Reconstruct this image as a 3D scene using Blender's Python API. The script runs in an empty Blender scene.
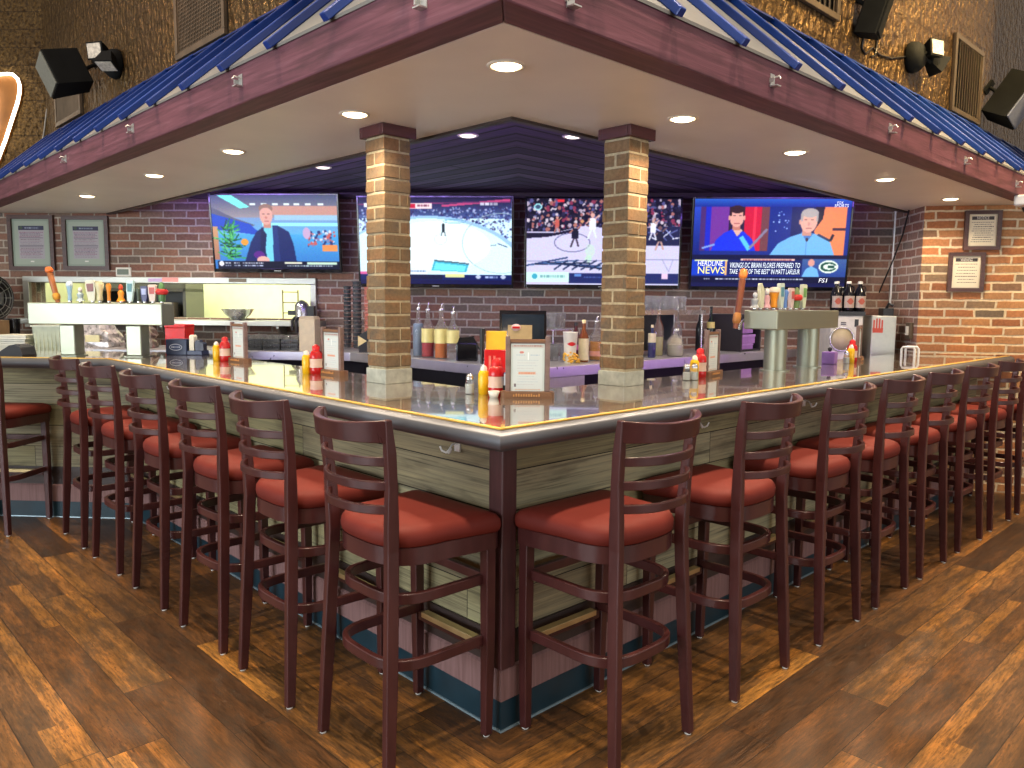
import bpy, bmesh, math, random
import numpy as np
from mathutils import Matrix, Vector

random.seed(11)
RNG = np.random.RandomState(5)
SC = bpy.context.scene
COL = SC.collection
PI = math.pi

# ------------------------------------------------------------------ colours
def lin(v):
    v = v / 255.0
    return v / 12.92 if v <= 0.04045 else ((v + 0.055) / 1.055) ** 2.4
def rgb(r, g, b):
    return (lin(r), lin(g), lin(b), 1.0)

# ------------------------------------------------------------------ mesh builder
class MB:
    def __init__(self):
        self.v = []; self.f = []; self.m = []; self.uv = []; self.sm = []
    def add(self, verts, faces, M=None, mat=0, uvs=None, smooth=False):
        o = len(self.v)
        for p in verts:
            p = Vector(p)
            self.v.append(M @ p if M is not None else p)
        for i, fc in enumerate(faces):
            self.f.append([o + k for k in fc]); self.m.append(mat); self.sm.append(smooth)
            if uvs is not None:
                self.uv.append(uvs[i])
            else:
                P = [Vector(verts[k]) for k in fc]
                n = Vector((0, 0, 0))
                for k in range(len(P)):
                    a, b = P[k], P[(k + 1) % len(P)]
                    n += a.cross(b)
                ax = max(range(3), key=lambda k: abs(n[k]))
                self.uv.append([((p.y, p.z) if ax == 0 else (p.x, p.z) if ax == 1 else (p.x, p.y)) for p in P])
        return self
    def box(self, x0, x1, y0, y1, z0, z1, M=None, mat=0, uvs=None):
        v = [(x0, y0, z0), (x1, y0, z0), (x1, y1, z0), (x0, y1, z0), (x0, y0, z1), (x1, y0, z1), (x1, y1, z1), (x0, y1, z1)]
        f = [(0, 3, 2, 1), (4, 5, 6, 7), (0, 1, 5, 4), (1, 2, 6, 5), (2, 3, 7, 6), (3, 0, 4, 7)]
        return self.add(v, f, M, mat, uvs)
    def cbox(self, c, s, M=None, mat=0):
        return self.box(c[0] - s[0] / 2, c[0] + s[0] / 2, c[1] - s[1] / 2, c[1] + s[1] / 2, c[2] - s[2] / 2, c[2] + s[2] / 2, M, mat)
    def prism(self, poly, z0, z1, M=None, mat=0, smooth=False):
        n = len(poly)
        v = [(p[0], p[1], z0) for p in poly] + [(p[0], p[1], z1) for p in poly]
        self.add(v, [tuple(range(n - 1, -1, -1)), tuple(range(n, 2 * n))], M, mat)
        d = [0]
        for i in range(n):
            a, b = poly[i], poly[(i + 1) % n]; d.append(d[-1] + math.hypot(b[0] - a[0], b[1] - a[1]))
        fs = [(i, (i + 1) % n, n + (i + 1) % n, n + i) for i in range(n)]
        uv = [[(d[i], z0), (d[i + 1], z0), (d[i + 1], z1), (d[i], z1)] for i in range(n)]
        return self.add(v, fs, M, mat, uv, smooth)
    def lathe(self, prof, seg=20, M=None, mat=0, smooth=True, cap=True):
        v = []; f = []
        for (r, z) in prof:
            for k in range(seg):
                a = 2 * PI * k / seg
                v.append((r * math.cos(a), r * math.sin(a), z))
        for i in range(len(prof) - 1):
            for k in range(seg):
                k2 = (k + 1) % seg
                f.append((i * seg + k, i * seg + k2, (i + 1) * seg + k2, (i + 1) * seg + k))
        uv = []
        for i in range(len(prof) - 1):
            for k in range(seg):
                uv.append([(k / seg, prof[i][1]), ((k + 1) / seg, prof[i][1]), ((k + 1) / seg, prof[i + 1][1]), (k / seg, prof[i + 1][1])])
        self.add(v, f, M, mat, uv, smooth)
        if cap:
            if prof[0][0] > 1e-5: self.add([v[k] for k in range(seg)], [tuple(range(seg - 1, -1, -1))], M, mat)
            if prof[-1][0] > 1e-5: self.add([v[(len(prof) - 1) * seg + k] for k in range(seg)], [tuple(range(seg))], M, mat)
        return self
    def tube(self, pts, r, seg=8, M=None, mat=0, closed=False):
        pts = [Vector(p) for p in pts]; n = len(pts)
        rs = r if isinstance(r, (list, tuple)) else [r] * n
        v = []; f = []
        up = Vector((0, 0, 1))
        prev = None
        for i, p in enumerate(pts):
            if closed: d = pts[(i + 1) % n] - pts[i - 1]
            else: d = pts[min(i + 1, n - 1)] - pts[max(i - 1, 0)]
            d.normalize()
            if prev is None:
                a = d.cross(up)
                if a.length < 1e-3: a = d.cross(Vector((1, 0, 0)))
            else:
                a = prev - d * prev.dot(d)
            a.normalize(); prev = a; b = d.cross(a)
            for k in range(seg):
                t = 2 * PI * k / seg
                v.append(p + (a * math.cos(t) + b * math.sin(t)) * rs[i])
        m = n if closed else n - 1
        for i in range(m):
            for k in range(seg):
                j = (i + 1) % n; k2 = (k + 1) % seg
                f.append((i * seg + k, i * seg + k2, j * seg + k2, j * seg + k))
        self.add(v, f, M, mat, None, True)
        if not closed:
            self.add(v[:seg], [tuple(range(seg - 1, -1, -1))], M, mat)
            self.add(v[-seg:], [tuple(range(seg))], M, mat)
        return self
    def loft(self, secs, M=None, mat=0):
        """secs: (x, y, z, wx, wy) rectangles lofted upward"""
        v = []; f = []
        for (x, y, z, wx, wy) in secs:
            v += [(x - wx / 2, y - wy / 2, z), (x + wx / 2, y - wy / 2, z), (x + wx / 2, y + wy / 2, z), (x - wx / 2, y + wy / 2, z)]
        n = len(secs)
        for i in range(n - 1):
            for k in range(4):
                k2 = (k + 1) % 4
                f.append((i * 4 + k, i * 4 + k2, (i + 1) * 4 + k2, (i + 1) * 4 + k))
        f.append((3, 2, 1, 0)); f.append(tuple((n - 1) * 4 + k for k in range(4)))
        return self.add(v, f, M, mat)
    def ribbon(self, path, t, z0, z1, closed=False, M=None, mat=0):
        """path (x,y) or (x,y,dz) swept with a t-thick rectangular section from z0 to z1"""
        n = len(path); L = []; Rr = []
        for i in range(n):
            a = path[i - 1] if (closed or i > 0) else path[i]
            b = path[(i + 1) % n] if (closed or i < n - 1) else path[i]
            d = Vector((b[0] - a[0], b[1] - a[1])); d.normalize()
            nn = Vector((-d.y, d.x))
            L.append((path[i][0] + nn.x * t / 2, path[i][1] + nn.y * t / 2)); Rr.append((path[i][0] - nn.x * t / 2, path[i][1] - nn.y * t / 2))
        v = []
        for i in range(n):
            v += [(L[i][0], L[i][1], z0), (Rr[i][0], Rr[i][1], z0), (Rr[i][0], Rr[i][1], z1), (L[i][0], L[i][1], z1)]
        f = []; uv = []; d = 0
        m = n if closed else n - 1
        for i in range(m):
            j = (i + 1) % n
            dl = math.hypot(path[j][0] - path[i][0], path[j][1] - path[i][1])
            for k in range(4):
                k2 = (k + 1) % 4
                f.append((i * 4 + k2, i * 4 + k, j * 4 + k, j * 4 + k2))
                c0 = [0, t, t + z1 - z0, 2 * t + z1 - z0, 2 * (t + z1 - z0)]
                uv.append([(d, c0[k + 1]), (d, c0[k]), (d + dl, c0[k]), (d + dl, c0[k + 1])])
            d += dl
        if not closed:
            f.append((0, 1, 2, 3)); uv.append([(0, 0)] * 4)
            o = (n - 1) * 4; f.append((o + 3, o + 2, o + 1, o)); uv.append([(0, 0)] * 4)
        return self.add(v, f, M, mat, uv, True)
    def sweep(self, path, prof, closed_prof=True, M=None, mat=0, smooth=False, start=None):
        """sweep profile [(outward offset, z)] along a 2-D polyline with mitred corners; outward = left of travel"""
        n = len(path); P = [Vector(p) for p in path]
        rows = []; dist = [0]
        for i in range(1, n): dist.append(dist[-1] + (P[i] - P[i - 1]).length)
        for i in range(n):
            dirs = []
            if i > 0: dirs.append((P[i] - P[i - 1]).normalized())
            if i < n - 1: dirs.append((P[i + 1] - P[i]).normalized())
            ns = [Vector((-d.y, d.x)) for d in dirs]
            if len(ns) == 2:
                b = (ns[0] + ns[1]).normalized(); b = b / max(0.2, b.dot(ns[0]))
            else: b = ns[0]
            if i == 0 and start is not None: b = Vector(start)
            rows.append([(P[i].x + b.x * o, P[i].y + b.y * o, z) for (o, z) in prof])
        k = len(prof); v = [p for r in rows for p in r]; f = []; uv = []
        cum = [0]
        for j in range(k):
            a, b = prof[j], prof[(j + 1) % k]; cum.append(cum[-1] + math.hypot(b[0] - a[0], b[1] - a[1]))
        for i in range(n - 1):
            for j in range(k if closed_prof else k - 1):
                j2 = (j + 1) % k
                f.append((i * k + j, (i + 1) * k + j, (i + 1) * k + j2, i * k + j2))
                # real distance along the run at this offset keeps boards unsheared at the mitres
                d = (P[i + 1] - P[i]).normalized()
                ua = [Vector(v[q][:2]).dot(d) for q in (i * k + j, (i + 1) * k + j, (i + 1) * k + j2, i * k + j2)]
                off = 7.3 * i
                uv.append([(ua[0] + off, cum[j]), (ua[1] + off, cum[j]), (ua[2] + off, cum[j + 1]), (ua[3] + off, cum[j + 1])])
        if closed_prof:
            f.append(tuple(range(k))); uv.append([(p[0], p[1]) for p in prof])
            f.append(tuple((n - 1) * k + q for q in range(k - 1, -1, -1))); uv.append([(p[0], p[1]) for p in prof[::-1]])
        return self.add(v, f, M, mat, uv, smooth)
    def quad(self, pts, M=None, mat=0, uv=None):
        return self.add(pts, [tuple(range(len(pts)))], M, mat, [uv] if uv else None)
    def text(self, body, size, M=None, mat=0, width=None, extrude=0.0, shear=0.0, align='CENTER'):
        cu = bpy.data.curves.new('lettering', 'FONT'); cu.body = body; cu.size = size; cu.align_x = align; cu.align_y = 'CENTER'
        cu.extrude = extrude; cu.shear = shear; cu.resolution_u = 2
        ob = bpy.data.objects.new('lettering', cu); COL.objects.link(ob)
        dg = bpy.context.evaluated_depsgraph_get()
        me = bpy.data.meshes.new_from_object(ob.evaluated_get(dg))
        vs = [tuple(q.co) for q in me.vertices]; fs = [tuple(p.vertices) for p in me.polygons]
        if vs and width:
            w = max(q[0] for q in vs) - min(q[0] for q in vs); k = width / w
            vs = [(q[0] * k, q[1], q[2]) for q in vs]
        bpy.data.objects.remove(ob); bpy.data.curves.remove(cu); bpy.data.meshes.remove(me)
        return self.add(vs, fs, M, mat)
    def mesh(self, name, mats):
        me = bpy.data.meshes.new(name)
        me.from_pydata([tuple(p) for p in self.v], [], self.f)
        for m in (mats if isinstance(mats, (list, tuple)) else [mats]): me.materials.append(m)
        me.polygons.foreach_set('material_index', self.m)
        me.polygons.foreach_set('use_smooth', self.sm)
        uvl = me.uv_layers.new(name='UVMap')
        flat = [c for fc in self.uv for q in fc for c in q]
        uvl.data.foreach_set('uv', flat)
        bm = bmesh.new(); bm.from_mesh(me); bmesh.ops.recalc_face_normals(bm, faces=bm.faces); bm.to_mesh(me); bm.free()
        me.update()
        return me

def obj(name, mb, mats, parent=None, label=None, bevel=0.0, smooth_angle=None, seg=2):
    me = mb.mesh(name, mats) if isinstance(mb, MB) else mb
    if smooth_angle:
        me.polygons.foreach_set('use_smooth', [True] * len(me.polygons))
        me.set_sharp_from_angle(angle=math.radians(smooth_angle))
    o = bpy.data.objects.new(name, me); COL.objects.link(o)
    if parent is not None: o.parent = parent
    if label: o['label'] = label
    if bevel:
        b = o.modifiers.new('Bevel', 'BEVEL'); b.width = bevel; b.segments = seg; b.limit_method = 'ANGLE'; b.angle_limit = math.radians(40)
    return o
def tag(o, label, cat, group=None):
    o['label'] = label; o['category'] = cat
    if group: o['group'] = group
    return o
def thing(name, label, cat, loc=(0, 0, 0), rot=0.0, group=None, M=None):
    o = bpy.data.objects.new(name, None); COL.objects.link(o)
    o.empty_display_size = 0.05
    if M is not None: o.matrix_world = M
    else:
        o.location = loc; o.rotation_euler = (0, 0, rot)
    return tag(o, label, cat, group)
def struct(name, mb, mats, bevel=0.0):
    o = obj(name, mb, mats, bevel=bevel); o['kind'] = 'structure'
    return o
def kids(o):
    return list(o.children)
def dup(root, loc=None, rot=None, label=None, group=None, M=None):
    r = root.copy(); COL.objects.link(r)
    if M is not None: r.matrix_world = M
    else:
        if loc is not None: r.location = loc
        if rot is not None: r.rotation_euler = (0, 0, rot)
    if label: r['label'] = label
    if group: r['group'] = group
    for ch in kids(root):
        c = ch.copy(); COL.objects.link(c); c.parent = r
        for g in kids(ch):
            d = g.copy(); COL.objects.link(d); d.parent = c
    return r
def basis(o, x, y, z):
    M = Matrix.Identity(4)
    for i, a in enumerate((x, y, z)):
        a = Vector(a)
        for k in range(3): M[k][i] = a[k]
    for k in range(3): M[k][3] = o[k]
    return M
def T(x, y, z): return Matrix.Translation((x, y, z))
def Rz(a): return Matrix.Rotation(a, 4, 'Z')
def Rx(a): return Matrix.Rotation(a, 4, 'X')
def Ry(a): return Matrix.Rotation(a, 4, 'Y')

# ------------------------------------------------------------------ materials
class NT:
    def __init__(self, name):
        self.mat = bpy.data.materials.new(name); self.mat.use_nodes = True
        self.t = self.mat.node_tree; self.n = self.t.nodes; self.l = self.t.links
        self.p = self.n['Principled BSDF']
    def node(self, typ, **kw):
        nd = self.n.new(typ)
        for k, v in kw.items(): setattr(nd, k, v)
        return nd
    def put(self, sock, val):
        if hasattr(val, 'is_linked') or isinstance(val, bpy.types.NodeSocket): self.l.new(val, sock)
        else: sock.default_value = val
    def math(self, op, a, b=None, c=None, clamp=False):
        nd = self.node('ShaderNodeMath', operation=op, use_clamp=clamp)
        self.put(nd.inputs[0], a)
        if b is not None: self.put(nd.inputs[1], b)
        if c is not None: self.put(nd.inputs[2], c)
        return nd.outputs[0]
    def xyz(self, x, y, z=0.0):
        nd = self.node('ShaderNodeCombineXYZ'); self.put(nd.inputs[0], x); self.put(nd.inputs[1], y); self.put(nd.inputs[2], z)
        return nd.outputs[0]
    def sep(self, v):
        nd = self.node('ShaderNodeSeparateXYZ'); self.put(nd.inputs[0], v); return nd.outputs
    def uv(self):
        return self.node('ShaderNodeUVMap', uv_map='UVMap').outputs[0]
    def coord(self, k='Object'):
        return self.node('ShaderNodeTexCoord').outputs[k]
    def noise(self, vec, scale=5.0, detail=3.0, rough=0.55, out=0, dist=0.0):
        nd = self.node('ShaderNodeTexNoise'); self.put(nd.inputs['Vector'], vec)
        nd.inputs['Scale'].default_value = scale; nd.inputs['Detail'].default_value = detail; nd.inputs['Roughness'].default_value = rough
        nd.inputs['Distortion'].default_value = dist
        return nd.outputs[out]
    def white(self, vec):
        nd = self.node('ShaderNodeTexWhiteNoise', noise_dimensions='3D'); self.put(nd.inputs[0], vec)
        return nd.outputs
    def ramp(self, fac, stops, interp='LINEAR'):
        nd = self.node('ShaderNodeValToRGB'); cr = nd.color_ramp; cr.interpolation = interp
        while len(cr.elements) < len(stops): cr.elements.new(0.5)
        for e, (p, c) in zip(cr.elements, stops):
            e.position = p; e.color = c if len(c) == 4 else (*c, 1)
        self.put(nd.inputs[0], fac)
        return nd.outputs[0]
    def mix(self, fac, a, b, mode='MIX'):
        nd = self.node('ShaderNodeMix', data_type='RGBA', blend_type=mode)
        self.put(nd.inputs[0], fac); self.put(nd.inputs[6], a); self.put(nd.inputs[7], b)
        return nd.outputs[2]
    def maprange(self, v, a, b, c, d):
        nd = self.node('ShaderNodeMapRange'); self.put(nd.inputs[0], v)
        for i, q in enumerate((a, b, c, d)): nd.inputs[i + 1].default_value = q
        return nd.outputs[0]
    def bump(self, h, strength=0.3, dist=0.01):
        nd = self.node('ShaderNodeBump'); nd.inputs['Strength'].default_value = strength; nd.inputs['Distance'].default_value = dist
        self.put(nd.inputs['Height'], h); self.l.new(nd.outputs[0], self.p.inputs['Normal'])
    def set(self, **kw):
        names = dict(color='Base Color', rough='Roughness', metal='Metallic', spec='Specular IOR Level', trans='Transmission Weight', ior='IOR', coat='Coat Weight',
                     coatr='Coat Roughness', coation='Coat IOR', emit='Emission Color', estr='Emission Strength', alpha='Alpha', sheen='Sheen Weight')
        for k, v in kw.items(): self.put(self.p.inputs[names[k]], v)
        return self

MATS = {}
def simple(name, color, rough=0.5, metal=0.0, var=0.12, scale=12.0, **kw):
    if name in MATS: return MATS[name]
    m = NT(name)
    f = m.noise(m.coord(), scale, 3.0)
    lo = tuple(max(0, c * (1 - var)) for c in color[:3]) + (1,); hi = tuple(min(1, c * (1 + var)) for c in color[:3]) + (1,)
    m.set(color=m.ramp(f, [(0.3, lo), (0.7, hi)]), rough=m.maprange(f, 0.3, 0.7, max(0.02, rough - 0.06), rough + 0.06), metal=metal, **kw)
    MATS[name] = m.mat
    return m.mat
def emitter(name, color, strength):
    if name in MATS: return MATS[name]
    m = NT(name); m.set(color=(0.02, 0.02, 0.02, 1), emit=color, estr=strength)
    MATS[name] = m.mat
    return m.mat

def board_ids(m, along, across, width, length, gap_across, gap_along, seed=0.0):
    """random id per board and a 0/1 joint mask"""
    a = m.math('DIVIDE', across, width)
    row = m.math('FLOOR', a); fa = m.math('FRACT', a)
    shift = m.white(m.xyz(row, 3.1 + seed, 0.0))[0]
    b = m.math('ADD', m.math('DIVIDE', along, length), m.math('MULTIPLY', shift, 7.0))
    colm = m.math('FLOOR', b); fb = m.math('FRACT', b)
    wn = m.white(m.xyz(row, colm, seed))
    ea = m.math('MINIMUM', fa, m.math('SUBTRACT', 1.0, fa)); eb = m.math('MINIMUM', fb, m.math('SUBTRACT', 1.0, fb))
    ga = m.math('LESS_THAN', ea, gap_across / width / 2); gb = m.math('LESS_THAN', eb, gap_along / length / 2)
    return wn[0], wn[1], m.math('MAXIMUM', ga, gb), row

def floor_mat():
    m = NT('reclaimed_plank_floor')
    x, y, z = m.sep(m.node('ShaderNodeNewGeometry').outputs['Position'])
    cond = m.math('GREATER_THAN', x, y)
    ic = m.math('SUBTRACT', 1.0, cond)
    along = m.math('ADD', m.math('MULTIPLY', x, cond), m.math('MULTIPLY', y, ic))
    across = m.math('ADD', m.math('MULTIPLY', y, cond), m.math('MULTIPLY', x, ic))
    across = m.math('ADD', across, 20.03)
    idv, idc, gap, row = board_ids(m, along, across, 0.176, 1.22, 0.003, 0.003)
    base = m.ramp(idv, [(0.0, (0.07, 0.036, 0.016)), (0.25, (0.12, 0.060, 0.022)), (0.42, (0.19, 0.095, 0.03)), (0.56, (0.10, 0.070, 0.042)), (0.7, (0.23, 0.105, 0.028)), (0.85, (0.33, 0.175, 0.045)), (1.0, (0.105, 0.052, 0.02))])
    # narrower strips printed inside each plank
    id2 = board_ids(m, along, m.math('ADD', across, 0.013), 0.0587, 0.83, 0.001, 0.001, 5.0)
    base = m.mix(m.math('MULTIPLY', m.math('GREATER_THAN', idv, 0.3), 0.55), base, m.ramp(id2[0], [(0.0, (0.055, 0.03, 0.014)), (0.35, (0.15, 0.075, 0.025)), (0.6, (0.10, 0.058, 0.028)), (0.8, (0.36, 0.17, 0.036)), (1.0, (0.55, 0.29, 0.065))]))
    # long grain
    g = m.noise(m.xyz(m.math('MULTIPLY', along, 1.3), m.math('MULTIPLY', across, 11.0), m.math('MULTIPLY', idv, 30.0)), 1.6, 4.0, 0.6)
    base = m.mix(1.0, base, m.ramp(g, [(0.25, (0.34, 0.33, 0.32)), (0.5, (0.85, 0.85, 0.85)), (0.75, (1.55, 1.38, 1.1))]), 'MULTIPLY')
    fine = m.noise(m.xyz(m.math('MULTIPLY', along, 5.0), m.math('MULTIPLY', across, 70.0), idv), 2.0, 5.0, 0.75)
    base = m.mix(1.0, base, m.ramp(fine, [(0.3, (0.28, 0.26, 0.24)), (0.5, (0.95, 0.93, 0.9)), (0.72, (1.75, 1.6, 1.3))]), 'MULTIPLY')
    crack = m.noise(m.xyz(m.math('MULTIPLY', along, 9.0), m.math('MULTIPLY', across, 45.0), m.math('MULTIPLY', idv, 17.0)), 2.6, 6.0, 0.8)
    base = m.mix(m.ramp(crack, [(0.55, (0, 0, 0)), (0.63, (0.8, 0.8, 0.8))]), base, (0.028, 0.018, 0.011, 1))
    blot = m.noise(m.xyz(m.math('MULTIPLY', along, 3.0), m.math('MULTIPLY', across, 14.0), m.math('MULTIPLY', idv, 9.0)), 2.0, 6.0, 0.75)
    base = m.mix(m.ramp(blot, [(0.50, (0, 0, 0)), (0.60, (0.6, 0.6, 0.6))]), base, (0.04, 0.028, 0.018, 1))
    base = m.mix(gap, base, (0.02, 0.013, 0.008, 1))
    base = m.mix(1.0, base, (0.80, 0.72, 0.64, 1), 'MULTIPLY')
    m.set(color=base, rough=m.maprange(fine, 0.2, 0.8, 0.30, 0.50), spec=0.45)
    m.bump(m.math('SUBTRACT', m.math('MULTIPLY', fine, 0.4), gap), 0.25, 0.003)
    return m.mat

def brick_mat(name, stops, mortar, bw=0.213, bh=0.0677, joint=0.011, rough=0.85, warp=0.006):
    m = NT(name)
    u, v, _ = m.sep(m.uv())
    nv = m.noise(m.uv(), 9.0, 2.0, 0.5, out=1)
    nx, ny, nz = m.sep(nv)
    u = m.math('ADD', u, m.math('MULTIPLY', m.math('SUBTRACT', nx, 0.5), warp * 2)); v = m.math('ADD', v, m.math('MULTIPLY', m.math('SUBTRACT', ny, 0.5), warp * 1.4))
    a = m.math('DIVIDE', v, bh); row = m.math('FLOOR', a); fa = m.math('FRACT', a)
    odd = m.math('FLOORED_MODULO', row, 2.0)
    jit = m.math('MULTIPLY', m.math('SUBTRACT', m.white(m.xyz(row, 1.0, 4.0))[0], 0.5), 0.3)
    b = m.math('ADD', m.math('ADD', m.math('DIVIDE', u, bw), m.math('MULTIPLY', odd, 0.5)), jit); cm = m.math('FLOOR', b); fb = m.math('FRACT', b)
    ea = m.math('MULTIPLY', m.math('MINIMUM', fa, m.math('SUBTRACT', 1.0, fa)), bh)
    eb = m.math('MULTIPLY', m.math('MINIMUM', fb, m.math('SUBTRACT', 1.0, fb)), bw)
    e = m.math('MINIMUM', ea, eb)
    fac = m.maprange(e, joint * 0.36, joint * 0.62, 0.0, 1.0)
    wn = m.white(m.xyz(row, cm, 2.0))
    col = m.ramp(wn[0], stops)
    gr = m.noise(m.uv(), 45.0, 4.0, 0.65)
    col = m.mix(0.7, col, m.ramp(gr, [(0.25, (0.6, 0.6, 0.6)), (0.75, (1.35, 1.3, 1.25))]), 'MULTIPLY')
    mg = m.mix(0.5, mortar, m.ramp(gr, [(0.3, (0.6, 0.6, 0.6)), (0.7, (1.25, 1.25, 1.25))]), 'MULTIPLY')
    m.set(color=m.mix(fac, mg, col), rough=rough, spec=0.25)
    m.bump(m.math('ADD', fac, m.math('MULTIPLY', gr, 0.35)), 0.7, 0.006)
    return m.mat

def wood_mat(name, c0, c1, rough=0.4, grain=60.0, axis='u', spec=0.5, coat=0.0, bump=0.12, blotch=None):
    m = NT(name)
    u, v, _ = m.sep(m.uv())
    if axis == 'v': u, v = v, u
    g = m.noise(m.xyz(m.math('MULTIPLY', u, 3.0), m.math('MULTIPLY', v, grain), 0.0), 1.0, 4.0, 0.6, dist=0.4)
    col = m.ramp(g, [(0.28, c0), (0.72, c1)])
    if blotch:
        bl = m.noise(m.xyz(u, m.math('MULTIPLY', v, 5.0), 3.0), 2.2, 4.0, 0.6)
        col = m.mix(m.ramp(bl, [(0.48, (0, 0, 0)), (0.68, (0.8, 0.8, 0.8))]), col, blotch)
    m.set(color=col, rough=m.maprange(g, 0.2, 0.8, rough - 0.06, rough + 0.08), spec=spec, coat=coat, coatr=0.12)
    m.bump(g, bump, 0.002)
    return m.mat

def planks_mat(name, stops, width, length, rough=0.7, gloss=False, grain=55.0, gapw=0.004, blot=0.6):
    m = NT(name)
    u, v, _ = m.sep(m.uv())
    idv, idc, gap, row = board_ids(m, u, m.math('ADD', v, 10.0), width, length, gapw, gapw * 0.8)
    col = m.ramp(idv, stops)
    g = m.noise(m.xyz(m.math('MULTIPLY', u, 1.6), m.math('MULTIPLY', v, grain), m.math('MULTIPLY', idv, 40.0)), 1.0, 5.0, 0.62, dist=0.8)
    col = m.mix(0.9, col, m.ramp(g, [(0.3, (0.28, 0.26, 0.24)), (0.46, (0.95, 0.95, 0.95)), (0.75, (1.5, 1.45, 1.3))]), 'MULTIPLY')
    bl = m.noise(m.xyz(m.math('MULTIPLY', u, 1.5), m.math('MULTIPLY', v, 7.0), m.math('MULTIPLY', idv, 13.0)), 1.6, 4.0, 0.6)
    col = m.mix(m.ramp(bl, [(0.5, (0, 0, 0)), (0.7, (blot, blot, blot))]), col, (0.05, 0.033, 0.02, 1))
    # knots
    vo = m.node('ShaderNodeTexVoronoi'); m.put(vo.inputs['Vector'], m.xyz(m.math('MULTIPLY', u, 2.3), m.math('MULTIPLY', v, 7.0), 0.0)); vo.inputs['Scale'].default_value = 1.0
    kn = m.math('LESS_THAN', vo.outputs['Distance'], 0.055)
    col = m.mix(kn, col, (0.04, 0.024, 0.014, 1))
    col = m.mix(gap, col, (0.012, 0.009, 0.006, 1))
    if gloss:
        m.set(color=col, rough=0.16, metal=0.55, spec=0.5, coat=1.0, coatr=0.03); m.p.inputs['Coat IOR'].default_value = 2.2
    else:
        m.set(color=col, rough=rough, spec=0.3)
        m.bump(m.math('SUBTRACT', m.math('MULTIPLY', g, 0.5), gap), 0.4, 0.004)
    return m.mat

def tin_mat():
    m = NT('pressed_tin_panels')
    u, v, _ = m.sep(m.uv())
    row = m.math('FRACT', m.math('DIVIDE', v, 0.152)); cl = m.math('FRACT', m.math('DIVIDE', u, 0.61))
    seam = m.math('MAXIMUM', m.math('LESS_THAN', row, 0.03), m.math('LESS_THAN', cl, 0.012))
    vo = m.node('ShaderNodeTexVoronoi'); m.put(vo.inputs['Vector'], m.xyz(m.math('MULTIPLY', u, 20.0), m.math('MULTIPLY', v, 15.0), 0.0)); vo.inputs['Scale'].default_value = 1.0
    nz = m.noise(m.uv(), 40.0, 3.0, 0.6)
    h = m.math('ADD', vo.outputs['Distance'], m.math('MULTIPLY', nz, 0.8))
    big = m.noise(m.uv(), 1.2, 3.0, 0.5)
    col = m.mix(m.maprange(nz, 0.3, 0.7, 0.0, 1.0), (0.035, 0.020, 0.010, 1), (0.26, 0.155, 0.052, 1))
    col = m.mix(m.maprange(big, 0.35, 0.65, 0.0, 0.35), col, (0.05, 0.028, 0.022, 1))
    col = m.mix(seam, col, (0.05, 0.03, 0.018, 1))
    m.set(color=col, rough=0.38, metal=0.75)
    m.bump(m.math('SUBTRACT', h, seam), 1.0, 0.03)
    return m.mat
def attr_mat(name, emission=0.0, rough=0.5):
    m = NT(name)
    a = m.node('ShaderNodeAttribute', attribute_name='Col').outputs['Color']
    if emission:
        m.set(color=(0.01, 0.01, 0.012, 1), emit=a, estr=emission, rough=0.25, spec=0.12)
    else: m.set(color=a, rough=rough)
    return m.mat

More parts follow.
